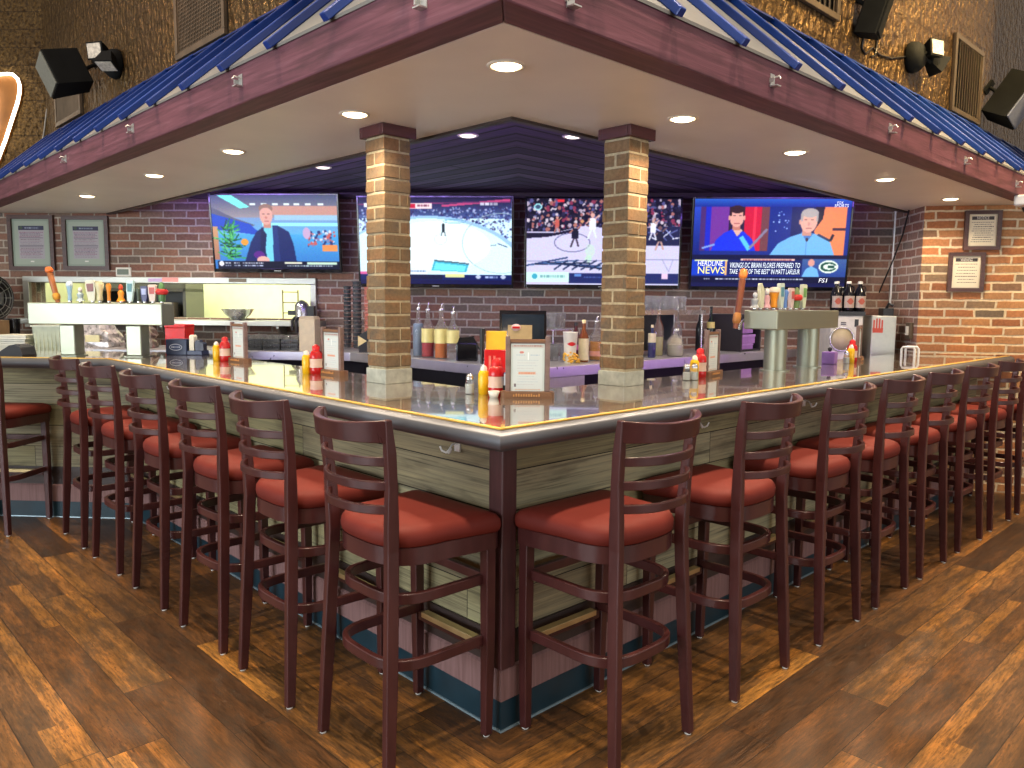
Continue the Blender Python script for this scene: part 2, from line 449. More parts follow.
# ------------------------------------------------------------------ raster surfaces (screens and prints)
class Raster:
    def __init__(self, w, h, bg):
        self.w, self.h = w, h; self.a = np.zeros((h, w, 3)); self.a[:] = bg
        self.Y, self.X = np.mgrid[0:h, 0:w] + 0.5
    def fill(self, mask, c, al=1.0):
        self.a[mask] = self.a[mask] * (1 - al) + np.array(c, float) * al
    def rect(self, x0, y0, x1, y1, c, al=1.0):
        self.fill((self.X >= x0) & (self.X < x1) & (self.Y >= y0) & (self.Y < y1), c, al)
    def ell(self, cx, cy, rx, ry, c, al=1.0):
        self.fill(((self.X - cx) / rx) ** 2 + ((self.Y - cy) / ry) ** 2 <= 1, c, al)
    def ring(self, cx, cy, rx, ry, t, c, al=1.0):
        q = ((self.X - cx) / rx) ** 2 + ((self.Y - cy) / ry) ** 2
        self.fill((q <= 1) & (((self.X - cx) / max(.1, rx - t)) ** 2 + ((self.Y - cy) / max(.1, ry - t)) ** 2 > 1), c, al)
    def poly(self, pts, c, al=1.0):
        m = np.zeros((self.h, self.w), bool); n = len(pts)
        for i in range(n):
            (x1, y1), (x2, y2) = pts[i], pts[(i + 1) % n]
            if y1 == y2: continue
            cnd = ((y1 > self.Y) != (y2 > self.Y)) & (self.X < (x2 - x1) * (self.Y - y1) / (y2 - y1) + x1)
            m ^= cnd
        self.fill(m, c, al)
    def line(self, x0, y0, x1, y1, t, c, al=1.0):
        d = math.hypot(x1 - x0, y1 - y0) or 1; nx, ny = -(y1 - y0) / d * t / 2, (x1 - x0) / d * t / 2
        self.poly([(x0 + nx, y0 + ny), (x1 + nx, y1 + ny), (x1 - nx, y1 - ny), (x0 - nx, y0 - ny)], c, al)
    def vgrad(self, y0, y1, c0, c1, x0=0, x1=None):
        x1 = self.w if x1 is None else x1
        for y in range(max(0, int(y0)), min(self.h, int(y1))):
            f = (y - y0) / max(1, y1 - y0); self.a[y, int(x0):int(x1)] = np.array(c0) * (1 - f) + np.array(c1) * f
    def speck(self, x0, y0, x1, y1, cols, n, r0, r1, seed=1, tall=1.0):
        rs = np.random.RandomState(seed)
        for _ in range(n):
            r = rs.uniform(r0, r1); self.ell(rs.uniform(x0, x1), rs.uniform(y0, y1), r, r * tall, cols[rs.randint(len(cols))])
    def words(self, x0, y0, x1, h, c, seed=1, al=1.0):
        """an unreadably small line of print"""
        rs = np.random.RandomState(seed); x = x0
        while x < x1:
            w = rs.uniform(1.5, 6); self.rect(x, y0, min(x + w, x1), y0 + h, c, al * rs.uniform(0.6, 1)); x += w + 1
    def soft(self):
        a = self.a
        for _ in range(1):
            p = np.pad(a, ((1, 1), (1, 1), (0, 0)), 'edge')
            a = (p[:-2, 1:-1] + p[2:, 1:-1] + p[1:-1, :-2] + p[1:-1, 2:] + 2.5 * p[1:-1, 1:-1]) / 6.5
        return a + RNG.uniform(-7, 7, a.shape)
    def mb_mesh(self, name, W, H, mat, z=0.0, soften=False):
        w, h = self.w, self.h
        xs = np.linspace(-W / 2, W / 2, w + 1); ys = np.linspace(H / 2, -H / 2, h + 1)
        gx, gy = np.meshgrid(xs, ys)
        V = np.stack([gx.ravel(), gy.ravel(), np.full(gx.size, z)], 1)
        i, j = np.mgrid[0:h, 0:w]; o = (i * (w + 1) + j).ravel()
        F = np.stack([o + w + 1, o + w + 2, o + 1, o], 1)
        me = bpy.data.meshes.new(name); me.from_pydata(V.tolist(), [], F.tolist())
        A = self.soft() if soften else self.a
        A = np.clip(A / 255.0, 0, 1); A = np.where(A <= 0.04045, A / 12.92, ((A + 0.055) / 1.055) ** 2.4)
        lay = me.color_attributes.new('Col', 'FLOAT_COLOR', 'CORNER')
        c = np.repeat(A.reshape(-1, 3), 4, axis=0); c = np.concatenate([c, np.ones((len(c), 1))], 1)
        lay.data.foreach_set('color', c.astype(np.float32).ravel())
        me.materials.append(mat); me.update()
        return me
# light levels
DL, HOUSE, CAN, WASH, COVE_FILL, UNDERBAR_FILL, BACK, DAY, WORLD, EXPO = 36.0, 12.0, 360.0, 620.0, 20.0, 2.6, 44.0, 165.0, 0.46, 0.20
# ================================================================== frames of the place
# the bar corner is the origin; one wing runs along +X to the wall with the notices, the other along +Y
ZB = 1.067            # bar top
ZS = 2.207            # soffit
ZR = 2.39             # boarded recess over the back bar
W0 = Vector((5.48, 0.97)); WT = Vector((-0.681, 0.732)).normalized(); WN = Vector((-WT.y, WT.x))
if WN.dot(Vector((-1, -1))) < 0: WN = -WN
R0 = Vector((4.97, 0.55)); RT = Vector((0.566, -0.824)).normalized(); RN = Vector((-0.824, -0.566)).normalized()
S0 = Vector((4.97, 0.55)); STN = (W0 - S0).normalized()
def wall_M(s=0.0, z=0.0, k=0.0):
    """frame on the screen wall: x to the viewer's right, y up, z out of the wall; s metres along from its end by the notices"""
    o = W0 + WT * s + WN * k
    return basis((o.x, o.y, z), (-WT.x, -WT.y, 0), (0, 0, 1), (WN.x, WN.y, 0))
def right_M(s=0.0, z=0.0, k=0.0):
    o = R0 + RT * s + RN * k
    return basis((o.x, o.y, z), (RT.x, RT.y, 0), (0, 0, 1), (RN.x, RN.y, 0))
def y_wall(x):        # Y of the screen wall at a given X
    return (WN.dot(W0) - WN.x * x) / WN.y

# ------------------------------------------------------------------ setting materials
M_FLOOR = floor_mat()
BR = [(0.0, (0.21, 0.115, 0.09)), (0.2, (0.29, 0.145, 0.105)), (0.42, (0.25, 0.165, 0.13)), (0.6, (0.33, 0.17, 0.115)), (0.78, (0.19, 0.15, 0.125)), (0.9, (0.31, 0.20, 0.145)), (1.0, (0.14, 0.125, 0.115))]
M_BRICK = brick_mat('brown_wall_brick', BR, (0.50, 0.43, 0.36, 1), joint=0.014, warp=0.008)
BR2 = [(0.0, (0.30, 0.12, 0.055)), (0.25, (0.42, 0.17, 0.07)), (0.5, (0.36, 0.19, 0.09)), (0.7, (0.46, 0.22, 0.09)), (0.82, (0.26, 0.17, 0.10)), (0.93, (0.16, 0.12, 0.085)), (1.0, (0.38, 0.15, 0.06))]
M_BRICK2 = brick_mat('orange_wall_brick', BR2, (0.66, 0.54, 0.36, 1), joint=0.016, warp=0.011)  # wall brick again, with the warm lamplight put into its orange
M_TIN = tin_mat()
M_SOFFIT = simple('painted_soffit', (0.95, 0.93, 0.90), 0.42, 0, 0.05, 2.0, spec=0.5)
M_RECESS = planks_mat('dark_ceiling_boards', [(0.0, (0.05, 0.034, 0.07)), (0.5, (0.095, 0.065, 0.125)), (1.0, (0.15, 0.11, 0.19))], 0.135, 3.2, 0.75, grain=25, gapw=0.022, blot=0.3)  # violet light is put into the dark stain of these boards
M_DARKTRIM = simple('dark_wood_trim', (0.035, 0.02, 0.018), 0.5)
M_KITCHEN = simple('kitchen_wall_panel', (0.70, 0.71, 0.50), 0.5, 0, 0.06)
M_STEELFRAME = simple('brushed_steel', (0.50, 0.51, 0.46), 0.45, 0.75, 0.06, 30)

# ------------------------------------------------------------------ floor
mb = MB(); mb.box(-7, 9.5, -7, 10.5, -0.08, 0.0)
struct('floor', mb, M_FLOOR)

# ------------------------------------------------------------------ walls
# the long wall behind the back bar, with the kitchen pass-through cut in it
PS0, PS1, PZ0, PZ1 = 5.06, 7.66, 1.275, 1.585
mb = MB(); Mw = wall_M()
def wbox(mb, s0, s1, z0, z1, k0, k1, mat=0): mb.box(-s1, -s0, z0, z1, k0, k1, Mw, mat)
wbox(mb, -0.1, PS0, 0, 2.6, -0.2, 0); wbox(mb, PS1, 10.6, 0, 2.6, -0.2, 0)
wbox(mb, PS0, PS1, 0, PZ0, -0.2, 0); wbox(mb, PS0, PS1, PZ1, 2.6, -0.2, 0)
struct('wall_back', mb, M_BRICK)
mb = MB(); wbox(mb, 6.85, 10.6, 2.6, 5.3, -0.2, 0.0)
struct('wall_upper_back', mb, M_TIN)
# brick return and the wall with the notices
mb = MB()
L = (W0 - S0).length
Ms = basis((S0.x, S0.y, 0), (STN.x, STN.y, 0), (0, 0, 1), (-STN.y, STN.x, 0))
mb.box(0, L + 0.12, 0, 2.6, -0.2, 0.0, Ms)
struct('wall_return', mb, M_BRICK)
mb = MB(); mb.box(0.0, 3.4, 0, 2.205, -0.2, 0.0, right_M()); mb.box(0.93, 3.4, 2.205, 5.3, -0.2, 0.0, right_M())
struct('wall_right', mb, M_BRICK2)

# ------------------------------------------------------------------ soffit strips, edge trim and boarded recess
def L_band(o0, o1, z0, z1):
    """L-shaped band between insets o0 and o1 from the bar corner, out to the walls"""
    mb = MB()
    def xr(y):  # where the right-hand walls cut a line Y=y
        if y <= S0.y: return R0.x + RT.x * ((y - R0.y) / RT.y) + 0.05
        return S0.x + STN.x * ((y - S0.y) / STN.y) + 0.05
    def yl(x): return y_wall(x) + 0.05
    pr = [(o0, o0), (xr(o0), o0)] + ([(xr(S0.y), S0.y)] if o0 < S0.y < o1 else []) + [(xr(o1), o1), (o1, o1)]
    mb.prism(pr, z0, z1)
    pl = [(o0, o0), (o1, o1), (o1, yl(o1)), (o0, yl(o0))]
    mb.prism(pl, z0, z1)
    return mb
struct('ceiling_soffit', L_band(0.0, 0.775, ZS, ZS + 0.05), M_SOFFIT)
struct('trim_1', L_band(0.765, 0.80, ZS - 0.012, ZR), M_DARKTRIM)
# boards run along each wing and meet on the diagonal
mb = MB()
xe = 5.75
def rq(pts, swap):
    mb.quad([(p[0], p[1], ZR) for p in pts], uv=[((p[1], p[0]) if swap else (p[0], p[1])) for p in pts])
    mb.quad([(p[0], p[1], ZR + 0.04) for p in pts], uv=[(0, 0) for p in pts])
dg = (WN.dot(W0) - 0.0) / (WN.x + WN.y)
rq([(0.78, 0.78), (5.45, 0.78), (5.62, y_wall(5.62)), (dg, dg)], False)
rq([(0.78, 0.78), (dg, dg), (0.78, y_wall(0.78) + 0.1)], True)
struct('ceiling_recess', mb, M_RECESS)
mb = MB(); wbox(mb, 0.0, 6.85, 2.335, ZR, 0.0, 0.05)
struct('trim_2', mb, M_DARKTRIM, 0.004)

# ------------------------------------------------------------------ tin-clad upper walls above the awning
mb = MB(); mb.box(0.42, 8.6, 0.42, 0.56, 2.5, 5.3); struct('wall_upper_right', mb, M_TIN)
mb = MB(); mb.box(0.42, 0.56, 0.561, 6.42, 2.5, 5.3, uvs=[[(p[1], p[2]) for p in q] for q in []] or None); struct('wall_upper_left', mb, M_TIN)

# ------------------------------------------------------------------ kitchen behind the pass-through
mb = MB()
wbox(mb, 4.6, 8.1, 0.9, 2.3, -1.55, -1.5); wbox(mb, 4.6, 8.1, 0.85, 0.9, -1.5, -0.2); wbox(mb, 4.6, 8.1, 2.25, 2.3, -1.5, -0.2)
wbox(mb, 4.55, 4.6, 0.85, 2.3, -1.5, -0.2); wbox(mb, 8.1, 8.15, 0.85, 2.3, -1.5, -0.2)
struct('wall_kitchen', mb, M_KITCHEN)
mb = MB()
for (s0, s1, z0, z1) in ((PS0 - 0.055, PS0, PZ0, PZ1), (PS1, PS1 + 0.06, PZ0 - 0.1, PZ1), (PS0 - 0.055, PS1 + 0.06, PZ1, PZ1 + 0.055)):
    wbox(mb, s0, s1, z0, z1, -0.205, 0.03)
f = struct('window_1', mb, M_STEELFRAME, 0.004); 
mb = MB(); wbox(mb, 4.93, 7.74, 1.215, 1.262, -0.12, 0.25)
s = thing('pass_shelf', 'long brushed steel shelf under the kitchen pass-through window', 'shelf')
obj('shelf_top', mb, M_STEELFRAME, s, bevel=0.004)
mb = MB()
for ss in (5.3, 6.35, 7.4):
    mb = MB(); mb.prism([(0, 0), (0.2, 0), (0.2, -0.02), (0.02, -0.16), (0, -0.16)], -0.012, 0.012, wall_M(ss, 1.215, 0) @ Matrix(((0, 0, 1, 0), (0, 1, 0, 0), (1, 0, 0, 0), (0, 0, 0, 1)))); obj('bracket', mb, M_STEELFRAME, s)

# ------------------------------------------------------------------ camera
def camera():
    cx, cy, h, yaw, p, r, fpx = -1.5376, -1.64, 1.435, 0.80356, -0.10366, 0.00913, 777.6
    f = Vector((math.cos(yaw) * math.cos(p), math.sin(yaw) * math.cos(p), math.sin(p)))
    rt = Vector((math.sin(yaw), -math.cos(yaw), 0)); up = rt.cross(f)
    rt2 = rt * math.cos(r) + up * math.sin(r); up2 = -rt * math.sin(r) + up * math.cos(r)
    cam = bpy.data.cameras.new('camera'); o = bpy.data.objects.new('camera', cam); COL.objects.link(o)
    o.matrix_world = basis((cx, cy, h), rt2, up2, -f)
    cam.sensor_width = 36.0; cam.sensor_fit = 'HORIZONTAL'; cam.lens = fpx / 1024 * 36; cam.clip_start = 0.05; cam.clip_end = 60
    SC.camera = o
camera()
# ================================================================== the bar
YL = 3.596
BST = (RT.x / -RT.y, -1.0)      # the end that meets the notices wall is cut along it
BARLINE = [(5.33, 0.0), (0.0, 0.0), (0.0, YL), (0.0 + WT.x * 1.9, YL + WT.y * 1.9)]
M_TOP = planks_mat('glossy_bar_planks', [(0.0, (0.24, 0.19, 0.155)), (0.4, (0.34, 0.275, 0.225)), (0.7, (0.40, 0.34, 0.29)), (1.0, (0.29, 0.24, 0.20))], 0.14, 1.9, gloss=True, grain=40, gapw=0.002, blot=0.3)
M_NOSE = simple('pewter_edge_metal', (0.13, 0.135, 0.15), 0.45, 0.7, 0.06, 3)
M_BRASS = simple('brass_inlay', (0.66, 0.40, 0.07), 0.45, 0.4, 0.06)
M_FRONT = planks_mat('weathered_grey_planks', [(0.0, (0.19, 0.165, 0.085)), (0.3, (0.29, 0.265, 0.145)), (0.55, (0.21, 0.17, 0.10)), (0.8, (0.33, 0.305, 0.19)), (1.0, (0.14, 0.105, 0.062))], 0.137, 1.7, 0.62, grain=85)
M_POST = wood_mat('dark_red_post_wood', (0.035, 0.012, 0.012, 1), (0.075, 0.022, 0.022, 1), 0.38, 40, 'v')
M_BASETRIM = wood_mat('espresso_base_board', (0.022, 0.014, 0.012, 1), (0.05, 0.03, 0.026, 1), 0.45, 40)
M_PLINTH = wood_mat('rose_washed_plinth', (0.165, 0.088, 0.083, 1), (0.27, 0.155, 0.148, 1), 0.6, 70, 'v', spec=0.3)
M_KICK = simple('teal_toe_kick', (0.007, 0.028, 0.042), 0.4, 0, 0.25, 6)
M_BEAD = simple('pale_floor_bead', (0.16, 0.22, 0.25), 0.35, 0.3)
M_UNDER = simple('dark_cavity_paint', (0.018, 0.014, 0.02), 0.7)
M_WHITEMETAL = simple('white_painted_metal', (0.75, 0.75, 0.72), 0.35, 0.2, 0.05)

top = thing('counter_worktop', 'long glossy plank bar top bent round the corner with rounded metal edge', 'bar top')
mb = MB(); mb.sweep(BARLINE, start=BST, prof=[(0.0, 1.028), (0.0, ZB), (-0.665, ZB), (-0.665, 1.028)])
obj('counter_surface', mb, M_TOP, top)
prof = [(0.002, 1.0665)]
for k in range(0, 13):
    a = PI / 2 - PI * k / 12
    prof.append((-0.002 + 0.036 * math.cos(a), 1.033 + 0.0325 * math.sin(a)))
prof += [(-0.03, 1.0), (-0.03, 1.024), (0.002, 1.024)]
mb = MB(); mb.sweep(BARLINE, start=BST, prof=prof, smooth=True)
obj('edge_nosing', mb, M_NOSE, top, label='rounded pewter-grey metal nosing', smooth_angle=50)
mb = MB(); mb.sweep(BARLINE, start=BST, prof=[(0.004, ZB - 0.001), (0.004, ZB + 0.003), (-0.016, ZB + 0.003), (-0.016, ZB - 0.001)])
obj('edge_inlay', mb, M_BRASS, top, label='thin gold strip along the edge')

front = thing('bar_counter', 'plank-clad bar front with rose plinth and teal toe kick', 'bar counter')
mb = MB(); mb.sweep(BARLINE, start=BST, prof=[(-0.175, 0.335), (-0.175, 1.026), (-0.215, 1.026), (-0.215, 0.335)])
obj('plank_cladding', mb, M_FRONT, front)
mb = MB(); mb.sweep(BARLINE, start=BST, prof=[(-0.168, 0.222), (-0.168, 0.337), (-0.215, 0.337), (-0.215, 0.222)])
obj('base_board', mb, M_BASETRIM, front)
mb = MB(); mb.sweep(BARLINE, start=BST, prof=[(-0.160, 0.107), (-0.160, 0.214), (-0.168, 0.222), (-0.215, 0.222), (-0.215, 0.107)])
obj('plinth', mb, M_PLINTH, front, label='rose-coloured plinth')
mb = MB(); mb.sweep(BARLINE, start=BST, prof=[(-0.163, 0.0), (-0.163, 0.107), (-0.215, 0.107), (-0.215, 0.0)])
obj('toe_kick', mb, M_KICK, front, label='teal toe kick')
mb = MB(); mb.sweep(BARLINE, start=BST, prof=[(-0.157, 0.0), (-0.159, 0.006), (-0.163, 0.007), (-0.163, 0.0)])
obj('floor_bead', mb, M_BEAD, front)
mb = MB(); mb.box(0.150, 0.216, 0.150, 0.216, 0.222, 1.027)
obj('corner_post', mb, M_POST, front, bevel=0.004)
q = Vector((0.0, YL)) + Vector((0.172, 0)); 
mb = MB(); mb.sweep(BARLINE, start=BST, prof=[(-0.60, 0.05), (-0.60, 1.027), (-0.64, 1.027), (-0.64, 0.05)])
obj('back_panel', mb, M_UNDER, front)
def hook_mb(M):
    mb = MB()
    mb.cbox((0, 0.004, 0), (0.028, 0.006, 0.045), M)
    mb.tube([(0, 0.008, 0.008), (0, 0.03, 0.004), (0, 0.042, -0.012), (-0.006, 0.05, -0.022), (-0.022, 0.056, -0.016), (-0.030, 0.058, -0.002)], 0.0036, 6, M)
    mb.tube([(0, 0.042, -0.012), (0.006, 0.05, -0.022), (0.022, 0.056, -0.016), (0.030, 0.058, -0.002)], 0.0036, 6, M)
    return mb
for y in (0.40, 1.66, 2.9):
    obj('purse_hook', hook_mb(basis((0.175, y, 0.945), (0, -1, 0), (-1, 0, 0), (0, 0, 1))), M_WHITEMETAL, front, label='white double purse hook')
for x in (1.28, 2.29, 3.55):
    obj('purse_hook', hook_mb(basis((x, 0.175, 0.945), (1, 0, 0), (0, -1, 0), (0, 0, 1))), M_WHITEMETAL, front, label='white double purse hook')

# ------------------------------------------------------------------ brick pillars standing on the bar
PB = NT('pillar_brick')
idv = PB.white(PB.xyz(*PB.sep(PB.uv())[:2], 0.0))
pc = PB.ramp(idv[0], [(0.0, (0.15, 0.105, 0.06)), (0.3, (0.20, 0.14, 0.08)), (0.55, (0.24, 0.13, 0.065)), (0.8, (0.17, 0.13, 0.085)), (1.0, (0.12, 0.095, 0.07))])
gr = PB.noise(PB.coord(), 60, 4, 0.65)
pc = PB.mix(0.7, pc, PB.ramp(gr, [(0.25, (0.6, 0.6, 0.6)), (0.75, (1.35, 1.3, 1.2))]), 'MULTIPLY')
PB.set(color=pc, rough=0.85, spec=0.2); PB.bump(gr, 0.6, 0.004); M_PB = PB.mat
M_PM = simple('pillar_mortar', (0.40, 0.34, 0.22), 0.9, 0, 0.2, 60)
M_PT = simple('pale_base_tile', (0.42, 0.44, 0.37), 0.35, 0, 0.2, 25)
M_CAP = wood_mat('burgundy_collar_wood', (0.05, 0.012, 0.016, 1), (0.095, 0.022, 0.028, 1), 0.4, 30)
def pillar(x, y, label, group):
    p = thing('brick_pillar', label, 'pillar', (x, y, ZB), 0, group)
    S = 0.142; z0 = 0.072; z1 = ZS - ZB - 0.052; n = 17; h = (z1 - z0) / n; jn = 0.009
    core = MB(); core.box(0.003, S - 0.003, 0.003, S - 0.003, 0.0, ZS - ZB)
    obj('mortar_core', core, M_PM, p)
    br = MB(); rs = random.Random(int(x * 1000))
    for i in range(n):
        a = z0 + i * h + jn / 2; b = a + h - jn
        # the corner bricks alternate between the faces
        segs_x = [(0, S)] if i % 2 else [(0, S * 0.56), (S * 0.56 + jn, S)]
        segs_y = [(0.0, S * 0.52), (S * 0.52 + jn, S)] if i % 2 else [(0, S)]
        for (u0, u1) in segs_x:
            for side in (0, 1):
                j = rs.uniform(-0.0025, 0.003); uv = (rs.random(), rs.random())
                y0, y1 = (-j, 0.02) if side == 0 else (S - 0.02, S + j)
                br.box(u0 - (0.0 if u0 else j), u1, y0, y1, a, b, uvs=[[uv] * 4] * 6)
        for (u0, u1) in segs_y:
            for side in (0, 1):
                j = rs.uniform(-0.002, 0.0025); uv = (rs.random(), rs.random())
                x0, x1 = (-j, 0.018) if side == 0 else (S - 0.018, S + j)
                br.box(x0, x1, u0 + 0.0005, u1 - 0.0005, a + 0.0003, b - 0.0003, uvs=[[uv] * 4] * 6)
    obj('brickwork', br, M_PB, p, bevel=0.0025, seg=1)
    t = MB()
    for (x0, x1, y0, y1) in ((-0.004, 0.138, -0.006, 0.0), (-0.006, 0.0, -0.004, 0.146), (0.0, 0.146, S, S + 0.006), (S, S + 0.006, 0, 0.146)):
        t.box(x0, x1, y0, y1, 0.0, 0.066)
    obj('base_tile', t, M_PT, p, label='pale tile base', bevel=0.002)
    c = MB(); o = 0.020
    c.box(-o, S + o, -o, 0.0, z1 + 0.004, ZS - ZB); c.box(-o, S + o, S, S + o, z1 + 0.004, ZS - ZB)
    c.box(-o, 0.0, 0.0, S, z1 + 0.004, ZS - ZB); c.box(S, S + o, 0.0, S, z1 + 0.004, ZS - ZB)
    obj('collar', c, M_CAP, p, label='burgundy wooden collar', bevel=0.003)
pillar(0.468, 1.258, 'brick pillar on the bar nearer the framed menus, in front of the hockey screen', 'brick pillars on the bar')
pillar(1.228, 0.506, 'brick pillar on the bar nearer the notices, in front of the basketball screen', 'brick pillars on the bar')

# ------------------------------------------------------------------ timber beam, awning, clips
BM = NT('stained_beam_wood')
bu, bv, _ = BM.sep(BM.uv())
g = BM.noise(BM.xyz(BM.math('MULTIPLY', bu, 2.0), BM.math('MULTIPLY', bv, 45.0), 0.0), 1.0, 5.0, 0.6, dist=0.6)
bc = BM.ramp(g, [(0.25, (0.07, 0.022, 0.034)), (0.55, (0.14, 0.048, 0.068)), (0.8, (0.21, 0.09, 0.12))])
bl = BM.noise(BM.xyz(BM.math('MULTIPLY', bu, 1.6), BM.math('MULTIPLY', bv, 9.0), 2.0), 2.0, 4.0, 0.6)
bc = BM.mix(BM.ramp(bl, [(0.5, (0, 0, 0)), (0.72, (0.7, 0.7, 0.7))]), bc, (0.05, 0.018, 0.024, 1))
BM.set(color=bc, rough=0.55, spec=0.35); BM.bump(g, 0.3, 0.004); M_BEAM = BM.mat
def wing(side, mb, *a, **k): pass
XR = 6.9; YLW = 6.75
b = thing('timber_beam', 'purple-stained timber beam under the awning, running to the wall with the notices', 'beam', (0, 0, 0), 0, 'beams edging the soffit')
mb = MB(); mb.add([(-0.12, -0.12, ZS), (XR, -0.12, ZS), (XR, 0, ZS), (0, 0, ZS), (-0.12, -0.12, 2.356), (XR, -0.12, 2.356), (XR, 0, 2.356), (0, 0, 2.356)],
               [(3, 2, 1, 0), (4, 5, 6, 7), (0, 1, 5, 4), (1, 2, 6, 5), (2, 3, 7, 6), (3, 0, 4, 7)])
obj('beam_timber', mb, M_BEAM, b, bevel=0.006)
b2 = thing('timber_beam', 'purple-stained timber beam under the awning, running to the wall with the framed menus', 'beam', (0, 0, 0), 0, 'beams edging the soffit')
mbl = MB()
vv = [(-0.12, -0.12, ZS), (0, 0, ZS), (0, YLW + 0.1, ZS), (-0.12, YLW + 0.23, ZS)]
vv = vv + [(p[0], p[1], 2.356) for p in vv]
ff = [(3, 2, 1, 0), (4, 5, 6, 7), (0, 1, 5, 4), (1, 2, 6, 5), (2, 3, 7, 6), (3, 0, 4, 7)]
def uvy(ff, vv): return [[((vv[k][1], vv[k][2] + vv[k][0])) for k in fc] for fc in ff]
mbl.add(vv, ff, None, 0, uvy(ff, vv))
obj('beam_timber', mbl, M_BEAM, b2, bevel=0.006)

M_BLUE = simple('blue_roof_metal', (0.003, 0.036, 0.24), 0.34, 0.1, 0.15, 5, spec=0.6)
M_PAN = simple('pale_grey_roof_pan', (0.15, 0.15, 0.145), 0.5, 0.1, 0.08, 4)
EY, EZ, TY, TZ = -0.125, 2.362, 0.405, 2.85
RISE = math.atan2(TZ - EZ, TY - EY)
def awning(label, along_x):
    a = thing('metal_awning', label, 'awning', (0, 0, 0), 0, 'metal awnings above the bar')
    end = XR if along_x else YLW
    def P(u, y, z): return (u, y, z) if along_x else (y, u, z)
    mb = MB()
    e2 = end if along_x else end - 0.45
    pts = [P(EY, EY, EZ), P(end if along_x else end + 0.1, EY, EZ), P(e2, TY, TZ), P(TY, TY, TZ)]
    low = [(p[0], p[1], p[2] - 0.012) for p in pts]
    mb.add(pts + low, [(0, 1, 2, 3), (7, 6, 5, 4), (0, 4, 5, 1), (1, 5, 6, 2), (2, 6, 7, 3), (3, 7, 4, 0)])
    obj('roof_panel', mb, M_PAN, a, label='pale grey sheet between the blue battens')
    mb = MB(); mb.add([P(TY - 0.02, TY, TZ), P(e2, TY, TZ), P(e2, TY, TZ + 0.025), P(TY, TY, TZ + 0.025), P(TY - 0.05, TY - 0.035, TZ), P(e2, TY - 0.035, TZ), P(e2, TY - 0.012, TZ + 0.025), P(TY, TY - 0.012, TZ + 0.025)],
                      [(0, 1, 2, 3), (7, 6, 5, 4), (0, 4, 5, 1), (1, 5, 6, 2), (2, 6, 7, 3), (3, 7, 4, 0)])
    obj('flashing', mb, M_BLUE, a, label='blue flashing strip')
    hw, ht = 0.018, 0.030
    u0 = 0.225 if along_x else 0.29
    sy, sz = math.cos(RISE), math.sin(RISE); nz, ny = math.cos(RISE), -math.sin(RISE)
    k = 0
    while True:
        u = u0 + 0.398 * k; k += 1
        if u > end - 0.2: break
        run = (TY - EY) / sy if u > TY else max(0.1, (u - EY) / sy)
        if not along_x: run = min(run, max(0.2, (end + 0.1 - u) * 1.0 + 0.3))
        mb = MB(); vs = []
        for (d, hh) in ((-0.03, 0.0), (run - 0.004, 0.0)):
            for (du, h) in ((-hw, 0.0), (hw, 0.0), (hw * 0.85, ht), (-hw * 0.85, ht)):
                vs.append(P(u + du, EY + sy * d + ny * h, EZ + sz * d + nz * h))
        mb.add(vs, [(0, 1, 2, 3), (7, 6, 5, 4), (0, 4, 5, 1), (1, 5, 6, 2), (2, 6, 7, 3), (3, 7, 4, 0)])
        obj('batten', mb, M_BLUE, a, label='raised blue roof batten', bevel=0.004)
    # hip cap along the corner
    return a
awning('blue-battened metal awning over the wing that ends at the notices', True)
a2 = awning('blue-battened metal awning over the wing that ends at the framed menus', False)
mb = MB(); mb.tube([(EY, EY, EZ + 0.012), (TY, TY, TZ + 0.012)], 0.03, 8); obj('hip_cap', mb, M_BLUE, a2, label='blue cap along the roof corner')

M_CLIP = simple('galvanised_clip', (0.55, 0.56, 0.55), 0.35, 0.8)
def clip_mb():
    mb = MB(); mb.box(-0.016, 0.016, -0.003, 0.0, -0.022, 0.026); mb.box(-0.016, 0.016, -0.03, -0.003, -0.022, -0.018)
    mb.tube([(0, -0.004, 0.012), (0, -0.028, 0.014), (0, -0.036, 0.004)], 0.0035, 6); mb.box(-0.022, -0.016, -0.02, 0, -0.008, 0.008)
    return mb
c0 = None
ordn = ['first', 'second', 'third', 'fourth', 'fifth', 'sixth', 'seventh', 'eighth']
for i, (u, z) in enumerate(((0.139, 2.272), (1.283, 2.28), (2.444, 2.286), (3.582, 2.284), (4.676, 2.272))):
    lb = 'small metal clip on the beam, %s from the bar corner towards the notices' % ordn[i]
    if c0 is None:
        c0 = thing('beam_clip', lb, 'clip', (u, -0.12, z), 0, 'clips on the beams'); obj('clip_bracket', clip_mb(), M_CLIP, c0)
    else: dup(c0, (u, -0.12, z), 0, lb)
for i, (u, z) in enumerate(((0.205, 2.285), (1.377, 2.29), (2.605, 2.292), (3.803, 2.29))):
    dup(c0, (-0.12, u, z), -PI / 2, 'small metal clip on the beam, %s from the bar corner towards the framed menus' % ordn[i])
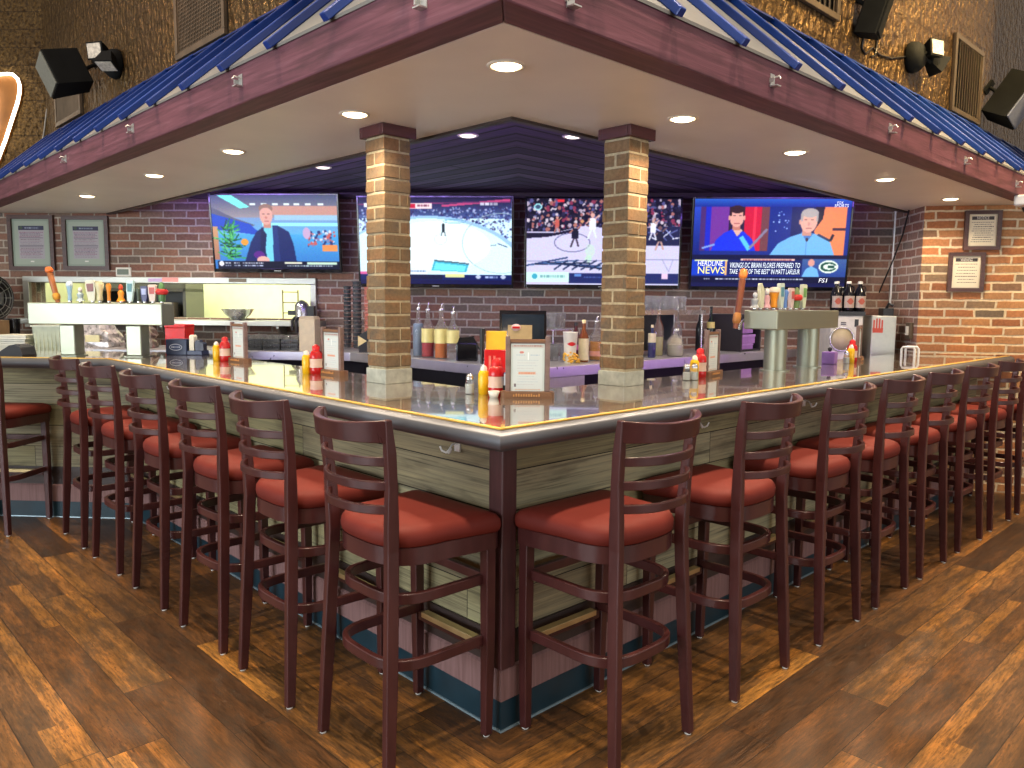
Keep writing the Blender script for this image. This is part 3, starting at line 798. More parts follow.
# ================================================================== bar stools
M_SW = wood_mat('mahogany_stool_wood', (0.038, 0.010, 0.010, 1), (0.066, 0.017, 0.016, 1), 0.30, 14, 'v', spec=0.4, coat=0.25, bump=0.004)
CU = NT('rust_red_upholstery')
n1 = CU.noise(CU.coord(), 90, 3, 0.6); n2 = CU.noise(CU.coord(), 7, 2, 0.5)
CU.set(color=CU.mix(CU.maprange(n2, 0.3, 0.7, 0, 1), (0.115, 0.015, 0.010, 1), (0.140, 0.019, 0.012, 1)), rough=0.65, spec=0.2); CU.bump(n1, 0.12, 0.001); M_CU = CU.mat
M_PLATE = simple('worn_brass_plate', (0.62, 0.48, 0.24), 0.35, 0.8)
M_GLIDE = simple('white_nylon_glide', (0.7, 0.7, 0.66), 0.4)
def d_outline(hw, yf, yc, dr, n=3.0, rc=0.035, kf=1.08, seg=28):
    """D-shaped outline: straight front at yf, superelliptic rear of depth dr behind yc"""
    pts = []
    fx = hw * kf
    for a in range(0, 5):
        t = PI / 2 - (PI / 2) * a / 4
        pts.append((fx - rc + rc * math.cos(t), yf - rc + rc * math.sin(t)))
    for i in range(seg + 1):
        t = PI * i / seg; c, s = math.cos(t), math.sin(t)
        pts.append((hw * math.copysign(abs(c) ** (2 / n), c), yc - dr * abs(s) ** (2 / n)))
    for a in range(0, 5):
        t = PI - (PI / 2) * a / 4
        pts.append((-fx + rc + rc * math.cos(t), yf - rc + rc * math.sin(t)))
    return pts
def open_ring(hw, yf, yc, dr, n=3.0, kf=1.0, seg=28):
    pts = [(hw * kf, yf), (hw * (kf + 0.3 * (1 - kf)), (yf + yc) / 2)]
    for i in range(seg + 1):
        t = PI * i / seg; c, s = math.cos(t), math.sin(t)
        pts.append((hw * math.copysign(abs(c) ** (2 / n), c), yc - dr * abs(s) ** (2 / n)))
    return pts + [(-hw * (kf + 0.3 * (1 - kf)), (yf + yc) / 2), (-hw * kf, yf)]
def post_y(z):   # the rear posts kick back below the seat and lean back above it
    pts = [(0.0, -0.195), (0.30, -0.178), (0.55, -0.166), (0.72, -0.160), (0.90, -0.166), (1.0, -0.174), (1.11, -0.187)]
    for (z0, y0), (z1, y1) in zip(pts, pts[1:]):
        if z <= z1: return y0 + (y1 - y0) * (z - z0) / (z1 - z0)
    return pts[-1][1]
def post_x(z): return 0.193 - 0.027 * min(1, z / 0.7) + (0.020 * (z - 0.72) / 0.38 if z > 0.72 else 0)
def make_stool(label, group, loc, rot):
    t = thing('bar_stool', label, 'bar stool', loc, rot, group)
    # upholstered seat
    rings = [(0.701, 0.99), (0.708, 1.025), (0.724, 1.04), (0.742, 1.03), (0.756, 0.985), (0.764, 0.90), (0.769, 0.72), (0.772, 0.35)]
    base = d_outline(0.196, 0.222, 0.02, 0.185, rc=0.025, kf=1.15); n = len(base); mb = MB(); v = []
    for z, s in rings: v += [(p[0] * s, 0.02 + (p[1] - 0.02) * s, z) for p in base]
    fs = [(i * n + k, i * n + (k + 1) % n, (i + 1) * n + (k + 1) % n, (i + 1) * n + k) for i in range(len(rings) - 1) for k in range(n)]
    fs += [tuple(range(n)), tuple((len(rings) - 1) * n + k for k in range(n))]
    mb.add(v, fs, None, 0, None, True); obj('seat_cushion', mb, M_CU, t, label='rust-red upholstered cushion')
    mb = MB(); mb.ribbon(d_outline(0.188, 0.215, 0.02, 0.178, rc=0.02, kf=1.14), 0.022, 0.648, 0.702, True)
    obj('seat_frame', mb, M_SW, t, smooth_angle=40)
    for s in (-1, 1):
        mb = MB(); mb.loft([(s * 0.190, 0.196, 0.006, 0.028, 0.030), (s * 0.194, 0.196, 0.35, 0.035, 0.036), (s * 0.194, 0.194, 0.695, 0.038, 0.038)])
        lg = obj('front_leg', mb, M_SW, t, bevel=0.003)
        g = MB(); g.lathe([(0.011, 0.0), (0.012, 0.007)], 10, T(s * 0.190, 0.196, 0)); obj('glide', g, M_GLIDE, lg, label='white floor glide')
    for s in (-1, 1):
        mb = MB(); zs = [0.006, 0.3, 0.55, 0.70, 0.78, 0.9, 1.0, 1.09, 1.100]
        mb.loft([(s * post_x(z), post_y(z), z, (0.028 if z < 1.09 else 0.022), (0.032 if z < 0.1 else 0.040 if z < 0.8 else 0.032 if z < 1.09 else 0.022)) for z in zs])
        lg = obj('back_post', mb, M_SW, t, bevel=0.004)
        g = MB(); g.lathe([(0.011, 0.0), (0.012, 0.007)], 10, T(s * post_x(0), post_y(0), 0)); obj('glide', g, M_GLIDE, lg, label='white floor glide')
    def bowed(z, hw, bow, n=14):
        return [(hw * (2 * i / n - 1), post_y(z) - bow * (1 - abs(2 * i / n - 1) ** 2.6)) for i in range(n + 1)]
    mb = MB(); n = 18; z0, z1 = 1.032, 1.098
    path = bowed(1.06, post_x(1.06) + 0.004, 0.080, n); mb.ribbon(path, 0.021, z0, z1)
    for i, p in enumerate(mb.v):    # the top edge dips slightly towards the middle
        if p.z > z1 - 1e-4: p.z = z1 - 0.010 * (1 - (p.x / 0.18) ** 2); 
        lean = (post_y(p.z) - post_y(1.06)); p.y += lean
    obj('top_rail', mb, M_SW, t, bevel=0.003, smooth_angle=40)
    for zc in (0.974, 0.901, 0.829):
        mb = MB(); mb.ribbon(bowed(zc, post_x(zc), 0.070), 0.015, zc - 0.0135, zc + 0.0135)
        obj('back_slat', mb, M_SW, t, bevel=0.003, smooth_angle=40)
    for zc, k in ((0.540, 0.985), (0.334, 1.0)):
        mb = MB(); mb.ribbon(open_ring(0.182 * k, 0.196, 0.02, 0.172 * k + (0.010 if zc < 0.5 else 0), n=3.4, kf=1.0), 0.020, zc - 0.017, zc + 0.017)
        obj('stretcher_ring', mb, M_SW, t, bevel=0.003, smooth_angle=40)
    mb = MB(); mb.box(-0.172, 0.172, 0.186, 0.206, 0.525, 0.558); obj('front_rail', mb, M_SW, t, bevel=0.003)
    mb = MB(); mb.box(-0.172, 0.172, 0.183, 0.209, 0.292, 0.324); fr = obj('foot_rail', mb, M_SW, t, bevel=0.003)
    mb = MB(); mb.box(-0.150, 0.150, 0.181, 0.2105, 0.324, 0.3275); mb.box(-0.150, 0.150, 0.1805, 0.183, 0.308, 0.3275); obj('foot_plate', mb, M_PLATE, fr, label='worn brass foot plate', bevel=0.001)
    return t
GR = 'bar stools along the wing to the notices'; GL = 'bar stools along the wing to the framed menus'
rx = [0.43, 1.117, 1.805, 2.40, 2.99, 3.64, 4.28, 4.88]
ly = [0.375, 0.978, 1.56, 2.18, 2.82, 3.42]
jr = random.Random(3)
stool0 = None
for i, x in enumerate(rx):
    lb = ('bar stool with rust-red seat, %s from the bar corner towards the notices' % ordn[i])
    loc, rot = (x, -0.073, 0), jr.uniform(-0.03, 0.03)
    if stool0 is None: stool0 = make_stool(lb, GR, loc, rot)
    else: dup(stool0, loc, rot, lb, GR)
for i, y in enumerate(ly):
    lb = ('bar stool with rust-red seat, %s from the bar corner towards the framed menus' % ordn[i])
    dup(stool0, (-0.078, y, 0), -PI / 2 + jr.uniform(-0.03, 0.03), lb, GL)
dup(stool0, (-0.53, 4.06, 0), math.atan2(-WN.y, -WN.x) - PI / 2, 'bar stool with rust-red seat at the angled end of the bar, under the black fan', 'bar stool at the angled end')
# ================================================================== screens
M_BLK = simple('black_plastic', (0.012, 0.012, 0.013), 0.38, 0, 0.2, 20)
M_BLKG = simple('glossy_black', (0.006, 0.006, 0.008), 0.12, 0, 0.2, 20)
M_SCR = attr_mat('screen_picture', 1.2)
def img_reporter():
    R = Raster(200, 114, (60, 110, 170))
    R.vgrad(0, 34, (70, 80, 110), (150, 140, 150)); R.vgrad(34, 60, (120, 150, 200), (90, 170, 220)); R.vgrad(60, 114, (70, 160, 220), (50, 110, 190))
    R.poly([(10, 0), (34, 0), (62, 18), (46, 20)], (120, 240, 230))
    R.poly([(0, 18), (34, 34), (70, 46), (0, 56)], (90, 90, 120)); R.poly([(0, 28), (60, 44), (80, 62), (0, 52)], (30, 70, 190))
    R.rect(95, 16, 200, 30, (190, 140, 130)); R.rect(100, 30, 200, 38, (150, 190, 220)); R.rect(80, 42, 200, 47, (150, 230, 245))
    for x in (62, 80, 98, 116, 132, 150, 170): R.rect(x, 12, x + 9, 15, (225, 240, 240))
    R.speck(150, 55, 195, 78, [(40, 50, 110), (190, 90, 90), (120, 120, 170), (200, 210, 230)], 90, 1, 2.6, 3)
    R.rect(174, 76, 198, 86, (230, 140, 80)); R.ell(150, 58, 6, 9, (190, 160, 200))
    R.vgrad(48, 100, (200, 150, 110), (160, 110, 90), 0, 8)
    rs = np.random.RandomState(4)
    for k in range(90):
        x, y = 24 + rs.uniform(-8, 10), rs.uniform(48, 100); a = rs.uniform(-PI, 0.2); l = rs.uniform(8, 22)
        R.line(x, y, x + l * math.cos(a), y + l * math.sin(a) * 0.8, 1.6, [(20, 110, 60), (50, 160, 80), (10, 60, 40), (90, 190, 110)][k % 4])
    R.ell(50, 72, 6, 5, (240, 150, 50))
    J = (22, 36, 96); R.poly([(48, 104), (60, 72), (70, 56), (84, 47), (104, 46), (122, 56), (128, 74), (132, 104)], J)
    R.poly([(82, 46), (96, 46), (96, 104), (84, 104)], (110, 200, 225)); R.poly([(78, 48), (86, 60), (80, 104), (72, 104)], (16, 26, 76)); R.poly([(96, 48), (104, 46), (106, 104), (95, 104)], (30, 48, 116))
    R.rect(82, 38, 94, 50, (190, 130, 120)); R.ell(87, 30, 10.5, 15, (215, 160, 150)); R.ell(87, 20, 11, 7, (140, 110, 100)); R.ell(87, 25, 9, 6, (215, 160, 150))
    R.rect(81, 28, 85, 29.5, (90, 50, 60)); R.rect(89, 28, 93, 29.5, (90, 50, 60)); R.rect(84, 39, 91, 40.5, (150, 70, 80)); R.ell(87, 34, 1.6, 2.5, (190, 120, 110))
    R.ell(72, 92, 9, 6, (86, 30, 130)); R.ell(78, 100, 10, 6, (225, 170, 160))
    R.rect(4, 102, 200, 114, (12, 14, 40)); R.rect(112, 103, 140, 106, (220, 220, 200)); R.rect(148, 103, 196, 107, (190, 220, 200)); R.ell(10, 106, 4, 4, (230, 230, 240))
    for k, (x0, x1) in enumerate(((16, 26), (30, 40), (44, 78))): R.words(x0, 104, x1, 2, (230, 235, 250), k); R.words(x0, 108, x1, 2, (200, 210, 240), k + 9)
    R.words(116, 108, 190, 2, (200, 220, 230), 21)
    return R
def img_hockey():
    R = Raster(220, 126, (205, 240, 250))
    R.vgrad(0, 30, (26, 22, 54), (70, 90, 150))
    R.speck(0, 14, 220, 60, [(40, 50, 110), (90, 110, 170), (130, 150, 200), (50, 40, 90), (160, 170, 210)], 900, 0.8, 1.8, 5)
    R.ell(100, 122, 150, 96, (150, 190, 235)); R.ell(98, 124, 146, 94, (210, 244, 252)); R.ell(110, 70, 80, 36, (226, 248, 252))
    R.line(120, 12, 218, 3, 3, (190, 70, 120)); R.line(0, 10, 218, 6, 1.5, (120, 50, 100))
    R.ring(138, 34, 16, 3, 1, (90, 150, 170)); R.ring(118, 60, 9, 8, 0.8, (190, 210, 215)); R.ring(205, 66, 56, 44, 1, (150, 175, 185))
    R.rect(120, 40, 124, 50, (40, 50, 60)); R.ell(122, 39, 2, 2, (30, 40, 50)); R.line(120, 50, 119, 55, 1.5, (60, 70, 80)); R.line(124, 50, 125, 55, 1.5, (60, 70, 80))
    R.line(200, 66, 214, 71, 1.5, (70, 80, 120)); R.line(190, 69, 198, 68, 1.2, (90, 110, 140))
    R.poly([(108, 92), (158, 97), (155, 108), (104, 106)], (60, 170, 200)); R.poly([(110, 94), (155, 99), (152, 107), (107, 105)], (110, 220, 235)); R.line(108, 91, 159, 96, 2, (70, 90, 110))
    R.rect(72, 8, 106, 16, (235, 210, 215)); R.rect(74, 9, 82, 15, (190, 20, 50)); R.words(85, 10, 103, 3, (120, 60, 80), 3); R.rect(8, 8, 14, 14, (230, 230, 240)); R.words(175, 7, 200, 4, (225, 225, 240), 4)
    R.rect(0, 108, 10, 114, (210, 90, 150)); R.rect(0, 112, 220, 120, (16, 28, 90)); R.rect(64, 104, 98, 112, (225, 240, 250)); R.words(66, 106, 96, 2, (60, 90, 140), 6)
    R.rect(72, 112, 120, 119, (20, 24, 60)); R.rect(124, 111, 152, 116, (220, 220, 150)); R.ell(172, 115, 4, 3, (180, 190, 220)); R.ell(208, 115, 4, 3, (180, 190, 220)); R.words(182, 114, 200, 3, (170, 190, 240), 8)
    R.rect(0, 120, 220, 126, (20, 20, 70))
    return R
def img_basket():
    R = Raster(220, 126, (196, 190, 225))
    R.rect(0, 0, 220, 48, (18, 16, 34))
    R.speck(0, 2, 220, 46, [(30, 30, 60), (170, 156, 176), (130, 50, 76), (80, 80, 130), (200, 186, 200), (40, 36, 66), (24, 22, 40), (160, 100, 96), (30, 28, 50)], 760, 1.0, 3.0, 7, 1.1)
    R.ell(16, 12, 6, 5, (150, 210, 220)); R.ell(16, 12, 4, 3, (60, 80, 110)); R.rect(44, 1, 54, 5, (220, 50, 60))
    R.poly([(0, 56), (30, 52), (80, 40), (112, 42), (150, 44), (160, 60), (220, 70), (220, 126), (0, 126)], (200, 196, 228))
    R.poly([(0, 50), (40, 50), (78, 42), (70, 48), (30, 56), (0, 58)], (24, 22, 46))
    R.ring(66, 64, 26, 14, 1, (70, 70, 120)); R.rect(166, 40, 220, 68, (30, 34, 70))
    for k in range(9): R.line(170 + k * 5, 42 + (k * 7) % 20, 182 + k * 5, 40 + (k * 11) % 24, 1.5, [(150, 160, 220), (90, 100, 160), (220, 220, 240)][k % 3])
    def player(x, y, s, kit, skin, leg):
        R.line(x - 1 * s, y + 8 * s, x - 6 * s, y + 22 * s, 2.4 * s, leg); R.line(x + 1 * s, y + 8 * s, x + 5 * s, y + 21 * s, 2.4 * s, leg)
        R.poly([(x - 4 * s, y - 5 * s), (x + 4 * s, y - 5 * s), (x + 5 * s, y + 10 * s), (x - 5 * s, y + 10 * s)], kit); R.ell(x, y - 9 * s, 2.6 * s, 3.2 * s, skin)
        R.line(x + 3 * s, y - 4 * s, x + 9 * s, y - 10 * s, 1.8 * s, skin); R.line(x - 3 * s, y - 3 * s, x - 8 * s, y + 2 * s, 1.8 * s, skin)
    player(70, 48, 1.05, (24, 24, 44), (170, 110, 100), (60, 50, 70)); player(95, 34, 1.1, (225, 225, 235), (210, 160, 150), (215, 225, 225))
    player(44, 34, 0.7, (190, 90, 80), (200, 140, 120), (190, 120, 110)); player(192, 52, 1.05, (28, 28, 50), (110, 80, 80), (190, 150, 140)); player(182, 40, 0.9, (225, 225, 240), (190, 150, 140), (210, 210, 225))
    R.ell(80, 33, 2.6, 2.6, (200, 140, 100)); R.ell(92, 76, 7, 10, (190, 220, 200), 0.6); R.ell(90, 88, 5, 5, (180, 230, 190), 0.6)
    for k in range(6): R.line(0 + k * 6, 98 - k * 1, 60 + k * 16, 96 + k * 4 - 10, 2.0, [(40, 60, 110), (70, 100, 150), (20, 30, 60)][k % 3])
    for k in range(7): R.line(40 + k * 13, 104, 60 + k * 14, 90, 2.2, (30, 44, 80))
    R.line(196, 88, 206, 106, 1, (150, 150, 190)); R.line(206, 106, 212, 88, 1, (150, 150, 190)); R.line(0, 92, 220, 88, 1, (60, 70, 120), .6)
    R.rect(0, 108, 62, 122, (200, 240, 230)); R.ell(12, 114, 4, 4, (60, 160, 190)); R.words(20, 112, 56, 4, (110, 160, 170), 3)
    R.rect(62, 109, 220, 124, (30, 40, 96)); R.rect(70, 110, 80, 114, (90, 130, 200)); R.rect(196, 109, 205, 117, (220, 190, 220)); R.words(84, 114, 150, 2, (70, 90, 160), 5)
    return R
def img_studio():
    R = Raster(240, 136, (24, 42, 130))
    R.vgrad(0, 12, (36, 90, 190), (20, 40, 140)); R.vgrad(12, 86, (40, 70, 190), (16, 30, 110), 0, 12)
    R.rect(10, 12, 116, 80, (70, 40, 110)); R.rect(18, 12, 26, 80, (30, 40, 190)); R.rect(26, 12, 54, 80, (110, 50, 150)); R.rect(54, 12, 78, 80, (40, 26, 60)); R.rect(78, 12, 104, 80, (200, 20, 60)); R.rect(92, 12, 96, 80, (235, 50, 80)); R.rect(104, 12, 116, 80, (110, 60, 70))
    R.poly([(28, 80), (36, 62), (48, 52), (60, 46), (78, 50), (92, 62), (98, 80)], (26, 50, 220)); R.poly([(60, 46), (68, 58), (76, 48), (70, 44)], (220, 170, 160))
    R.rect(60, 36, 72, 48, (190, 120, 110)); R.ell(66, 28, 11, 15, (222, 160, 150)); R.ell(66, 16, 11, 6, (50, 26, 34)); R.rect(55, 16, 58, 26, (50, 26, 34)); R.rect(75, 16, 78, 26, (50, 26, 34))
    R.rect(60, 25, 64, 26.5, (70, 40, 50)); R.rect(69, 25, 73, 26.5, (70, 40, 50)); R.rect(62, 37, 71, 38.5, (150, 60, 70)); R.ell(54.5, 29, 2, 4, (215, 150, 140)); R.ell(77.5, 29, 2, 4, (215, 150, 140))
    R.line(74, 58, 88, 78, 7, (90, 190, 235)); R.line(88, 76, 114, 46, 4, (130, 120, 150)); R.line(14, 76, 34, 70, 3, (120, 150, 220))
    R.rect(118, 12, 234, 86, (20, 40, 130)); R.speck(122, 16, 150, 50, [(170, 200, 250), (120, 150, 230)], 14, 0.8, 1.6, 2)
    R.rect(150, 12, 186, 60, (16, 26, 90)); R.poly([(196, 12), (234, 12), (234, 86), (206, 86), (186, 50)], (240, 130, 84)); R.poly([(186, 12), (200, 12), (198, 30), (186, 48)], (30, 20, 40))
    R.poly([(120, 86), (132, 68), (150, 58), (168, 52), (196, 54), (212, 66), (220, 86)], (110, 175, 235)); R.poly([(166, 50), (176, 66), (186, 52)], (70, 120, 190)); R.line(176, 64, 176, 86, 1, (80, 130, 200)); R.ell(176, 62, 2, 3, (60, 40, 60))
    R.rect(168, 42, 182, 56, (200, 140, 125)); R.ell(177, 34, 13, 17, (225, 165, 150)); R.ell(178, 21, 13, 7, (170, 160, 160)); R.rect(164, 22, 168, 34, (165, 155, 155)); R.rect(188, 22, 191, 34, (165, 155, 155))
    R.rect(170, 31, 174, 32.5, (90, 50, 60)); R.rect(180, 31, 184, 32.5, (90, 50, 60)); R.rect(173, 44, 182, 45.5, (150, 70, 80)); R.ell(163.5, 35, 2, 4, (215, 150, 140)); R.ell(177, 38, 2, 3, (205, 140, 130))
    R.line(192, 54, 212, 64, 4, (50, 60, 90)); R.line(212, 64, 216, 54, 4, (30, 30, 50)); R.rect(214, 44, 234, 48, (60, 40, 60))
    R.rect(0, 86, 240, 94, (12, 16, 60)); R.rect(0, 94, 54, 118, (20, 60, 190)); R.rect(4, 94, 56, 96, (235, 235, 170)); R.rect(52, 96, 55, 118, (240, 180, 110))
    R.rect(56, 94, 172, 118, (18, 30, 96)); R.rect(76, 92, 160, 95.5, (235, 190, 180)); R.words(80, 93, 156, 2, (140, 60, 70), 5)
    R.vgrad(92, 122, (60, 90, 150), (30, 60, 140), 172, 240)
    R.ell(186, 98, 5, 6, (215, 150, 140)); R.poly([(172, 121), (178, 108), (186, 103), (196, 108), (200, 121)], (110, 175, 235))
    R.ell(213, 104, 15, 10, (225, 235, 225)); R.ell(213, 104, 12.5, 7.5, (20, 70, 60)); R.ell(214, 104, 9, 4.6, (225, 235, 225)); R.rect(213, 102, 228, 106, (225, 235, 225)); R.rect(212, 102.5, 222, 106, (20, 70, 60))
    R.rect(0, 120, 240, 130, (8, 12, 50)); R.words(38, 123, 176, 2.2, (225, 230, 245), 8); R.words(20, 123, 30, 2.2, (225, 230, 245), 9); R.rect(0, 130, 240, 136, (16, 20, 70))
    return R
def make_tv(label, s, z, w, h, R, tilt, k=0.18, yaw=0.0, words=()):
    M = wall_M(s, z, k) @ Rz(0) @ Ry(yaw) @ Rx(tilt)
    t = thing('wall_tv', label, 'television', group='televisions above the back bar', M=M)
    mb = MB(); mb.box(-w / 2, w / 2, -h / 2, h / 2, -0.035, 0.0); mb.box(-w * 0.36, w * 0.36, -h * 0.34, h * 0.3, -0.06, -0.035)
    obj('housing', mb, M_BLK, t, bevel=0.006)
    e = 0.016; b = 0.03
    mb = MB()
    mb.box(-w / 2, -w / 2 + e, -h / 2, h / 2, 0, 0.006); mb.box(w / 2 - e, w / 2, -h / 2, h / 2, 0, 0.006); mb.box(-w / 2 + e, w / 2 - e, h / 2 - e, h / 2, 0, 0.006); mb.box(-w / 2 + e, w / 2 - e, -h / 2, -h / 2 + b, 0, 0.006)
    bz = obj('bezel', mb, M_BLKG, t, bevel=0.002)
    sw, sh = w - 2 * e, h - e - b
    me = R.mb_mesh('screen', sw, sh, M_SCR, soften=True); sc = obj('screen', me, None, t, label='lit television picture'); sc.location = (0, (b - e) / 2, 0.0015)
    for (txt, fx, fy, size, wid, col, sh_) in words:
        mb = MB(); mb.text(txt, size, T((fx - 0.5) * sw, (0.5 - fy) * sh, 0.0012), width=wid * sw, shear=sh_)
        obj('caption', mb, emitter('caption_%d_%d_%d' % col, rgb(*col), 1.3), sc, label='bright caption lettering')
    mb = MB(); mb.box(-0.03, 0.03, -h / 2 + 0.010, -h / 2 + 0.016, 0.006, 0.0075); obj('maker_mark', mb, M_STEELFRAME, t)
    # bracket back to the wall
    mb = MB(); kk = k - 0.01
    mb.box(-0.12, 0.12, -0.12, 0.12, -0.075, -0.06); mb.tube([(-0.07, 0, -0.075), (-0.02, 0, -kk * 0.75), (0, 0, -kk + 0.02)], 0.015, 6); mb.box(-0.1, 0.1, -0.1, 0.1, -kk - 0.012, -kk + 0.024)
    obj('wall_bracket', mb, M_BLK, t)
    return t
make_tv('television above the kitchen pass-through, showing a reporter in a dark jacket', 5.30, 2.018, 1.135, 0.672, img_reporter(), 0.13, 0.20)
make_tv('television behind the pillar nearer the menus, showing a white ice hockey rink', 3.905, 1.95, 1.345, 0.775, img_hockey(), 0.09, 0.20, words=(('NHL 2K', 0.90, 0.055, 0.001, 0.01, (225, 225, 240), 0),)[:0])
make_tv('television behind the pillar nearer the notices, showing a basketball game', 2.475, 1.95, 1.32, 0.765, img_basket(), 0.03, 0.20)
make_tv('television by the notices, showing two men talking and a news caption', 1.08, 1.945, 1.31, 0.77, img_studio(), 0.12, 0.21,
        words=(('HERDLINE', 0.118, 0.735, 0.062, 0.165, (250, 250, 255), 0.15), ('NEWS', 0.128, 0.815, 0.085, 0.175, (250, 235, 120), 0.0),
               ('VIKINGS DC BRIAN FLORES PREPARED TO', 0.475, 0.755, 0.062, 0.455, (235, 245, 255), 0.15), ('TAKE "ONE OF THE BEST" IN MATT LAFLEUR', 0.475, 0.828, 0.058, 0.455, (235, 245, 255), 0.15),
               ('FS1', 0.86, 0.925, 0.05, 0.055, (250, 250, 255), 0.15), ('FOX', 0.925, 0.042, 0.03, 0.04, (235, 240, 255), 0.1), ('SPORTS', 0.935, 0.075, 0.035, 0.09, (235, 240, 255), 0.1)))

# ================================================================== framed prints
M_FRM = wood_mat('picture_frame_wood', (0.05, 0.022, 0.018, 1), (0.11, 0.05, 0.042, 1), 0.4, 40)
M_PRINT = attr_mat('printed_sheet', 0.0, 0.55)
M_GLASSY = NT('picture_glass'); M_GLASSY.set(color=(1, 1, 1, 1), rough=0.03, trans=1.0, ior=1.1, alpha=0.12); M_PG = M_GLASSY.mat
def framed(name, label, cat, group, M, w, h, fw, R, mat_border=0.0):
    t = thing(name, label, cat, group=group, M=M)
    mb = MB(); mb.box(-w / 2, w / 2, -h / 2, h / 2, 0.0, 0.008); obj('backing_board', mb, M_FRM, t)
    mb = MB()
    for pts in ([(-w / 2, -h / 2), (w / 2, -h / 2), (w / 2 - fw, -h / 2 + fw), (-w / 2 + fw, -h / 2 + fw)], [(w / 2, -h / 2), (w / 2, h / 2), (w / 2 - fw, h / 2 - fw), (w / 2 - fw, -h / 2 + fw)],
                [(w / 2, h / 2), (-w / 2, h / 2), (-w / 2 + fw, h / 2 - fw), (w / 2 - fw, h / 2 - fw)], [(-w / 2, h / 2), (-w / 2, -h / 2), (-w / 2 + fw, -h / 2 + fw), (-w / 2 + fw, h / 2 - fw)]):
        mb.prism(pts, 0.008, 0.026)
    obj('frame_moulding', mb, M_FRM, t, bevel=0.003)
    sh = obj('printed_sheet', R.mb_mesh('printed_sheet', w - 2 * fw, h - 2 * fw, M_PRINT), None, t); sh.location = (0, 0, 0.0095)
    return t, sh
def menu_print(seed):
    R = Raster(84, 100, (150, 164, 148)); R.rect(5, 4, 79, 96, (166, 178, 162)); R.rect(14, 14, 70, 84, (176, 170, 176))
    R.rect(14, 14, 70, 23, (44, 46, 78)); R.ell(20, 18, 4, 3, (60, 80, 60)); R.words(28, 17, 58, 3, (150, 160, 180), seed)
    for k in range(18):
        y = 27 + k * 3.1
        if k in (4, 9, 10): R.rect(16, y, 68, y + 1, (70, 60, 84))
        else: R.words(16 + (k % 3), y, 68 - (k * 5) % 9, 1.6, [(150, 100, 124), (120, 104, 130), (130, 110, 120)][k % 3], seed + k, 0.85)
    R.rect(38, 88, 46, 91, (232, 232, 222))
    return R
framed('framed_menu', 'framed print in pale grey-green mount, nearer the fan, above the pass-through', 'framed print', 'framed prints above the pass-through', wall_M(7.625, 1.94, 0.001), 0.43, 0.495, 0.036, menu_print(3))
framed('framed_menu', 'framed print in pale grey-green mount, nearer the reporter screen', 'framed print', 'framed prints above the pass-through', wall_M(7.115, 1.94, 0.001), 0.43, 0.485, 0.036, menu_print(23))
def notice_print(seed, n):
    R = Raster(70, 92, (214, 204, 176)); R.rect(3, 3, 67, 89, (228, 218, 190)); R.rect(8, 6, 62, 16, (52, 46, 44))
    for k in range(n):
        y = 22 + k * (62.0 / n); R.words(8 + (k * 7) % 9, y, 62 - (k * 5) % 10, 2.2, (84, 72, 62), seed + k, 0.9)
    return R
M_INK = simple('pale_lettering', (0.8, 0.76, 0.66), 0.5)
for lb, s, z, w, h, n, word in (('upper framed notice on the brick wall, headed NOTICE', 0.41, 2.018, 0.255, 0.295, 10, 'NOTICE'), ('lower framed notice on the brick wall, headed WARNING', 0.315, 1.703, 0.255, 0.298, 7, 'WARNING')):
    t, sh = framed('framed_notice', lb, 'framed notice', 'framed notices on the brick wall', right_M(s, z, 0.001), w, h, 0.028, notice_print(int(s * 100), n))
    mb = MB(); hh = h - 0.056; mb.text(word, 0.032, T(0, hh * (0.5 - 11 / 92), 0.0008), width=(w - 0.056) * 0.42); obj('heading', mb, M_INK, sh, label='pale block heading')

# ================================================================== recessed lights
M_TRIMW = simple('white_lamp_trim', (0.72, 0.66, 0.56), 0.4, 0, 0.04)
M_LENS = emitter('warm_lamp_lens', (1.0, 0.76, 0.46, 1), 12.0)
M_LENS2 = emitter('dim_lamp_lens', (1.0, 0.86, 0.78, 1), 2.0)
def downlight(label, x, y, z, lens, group, r=0.062):
    t = thing('recessed_light', label, 'recessed light', (x, y, z), 0, group)
    mb = MB(); n = 28
    mb.lathe([(r * 0.80, -0.001), (r * 0.84, -0.006), (r, -0.0055), (r * 1.04, -0.0005)], n, cap=False); mb.lathe([(r * 0.80, -0.001), (r * 0.78, 0.004)], n, cap=False); obj('trim_ring', mb, M_TRIMW, t, label='pale trim ring')
    mb = MB(); mb.lathe([(0.0001, -0.0125), (r * 0.35, -0.0115), (r * 0.62, -0.009), (r * 0.79, -0.003), (r * 0.79, -0.0004), (0.0001, -0.0004)], n, cap=False); obj('lens', mb, lens, t, label='glowing lens')
    return t
def spot(name, loc, energy, color, size, blend, target=None, radius=0.06):
    l = bpy.data.lights.new(name, 'SPOT'); l.energy = energy; l.color = color; l.spot_size = size; l.spot_blend = blend; l.shadow_soft_size = radius
    o = bpy.data.objects.new(name, l); COL.objects.link(o); o.location = loc
    d = Vector(target if target else (loc[0], loc[1], loc[2] - 1)) - Vector(loc)
    o.rotation_euler = d.to_track_quat('-Z', 'Y').to_euler()
    return o
WARM = (1.0, 0.78, 0.54)
downlight('glowing recessed light in the soffit corner, directly over the bar corner', 0.27, 0.275, ZS, M_LENS, 'recessed lights in the soffit'); spot('lamp_beam', (0.27, 0.275, ZS - 0.022), DL, WARM, 2.7, 0.6)
for i, y in enumerate((1.20, 2.349, 3.472, 4.86)):
    downlight('recessed light in the soffit, %s after the corner towards the framed menus' % ordn[i], 0.285, y, ZS, M_LENS, 'recessed lights in the soffit'); spot('lamp_beam', (0.285, y, ZS - 0.022), DL, WARM, 2.7, 0.6)
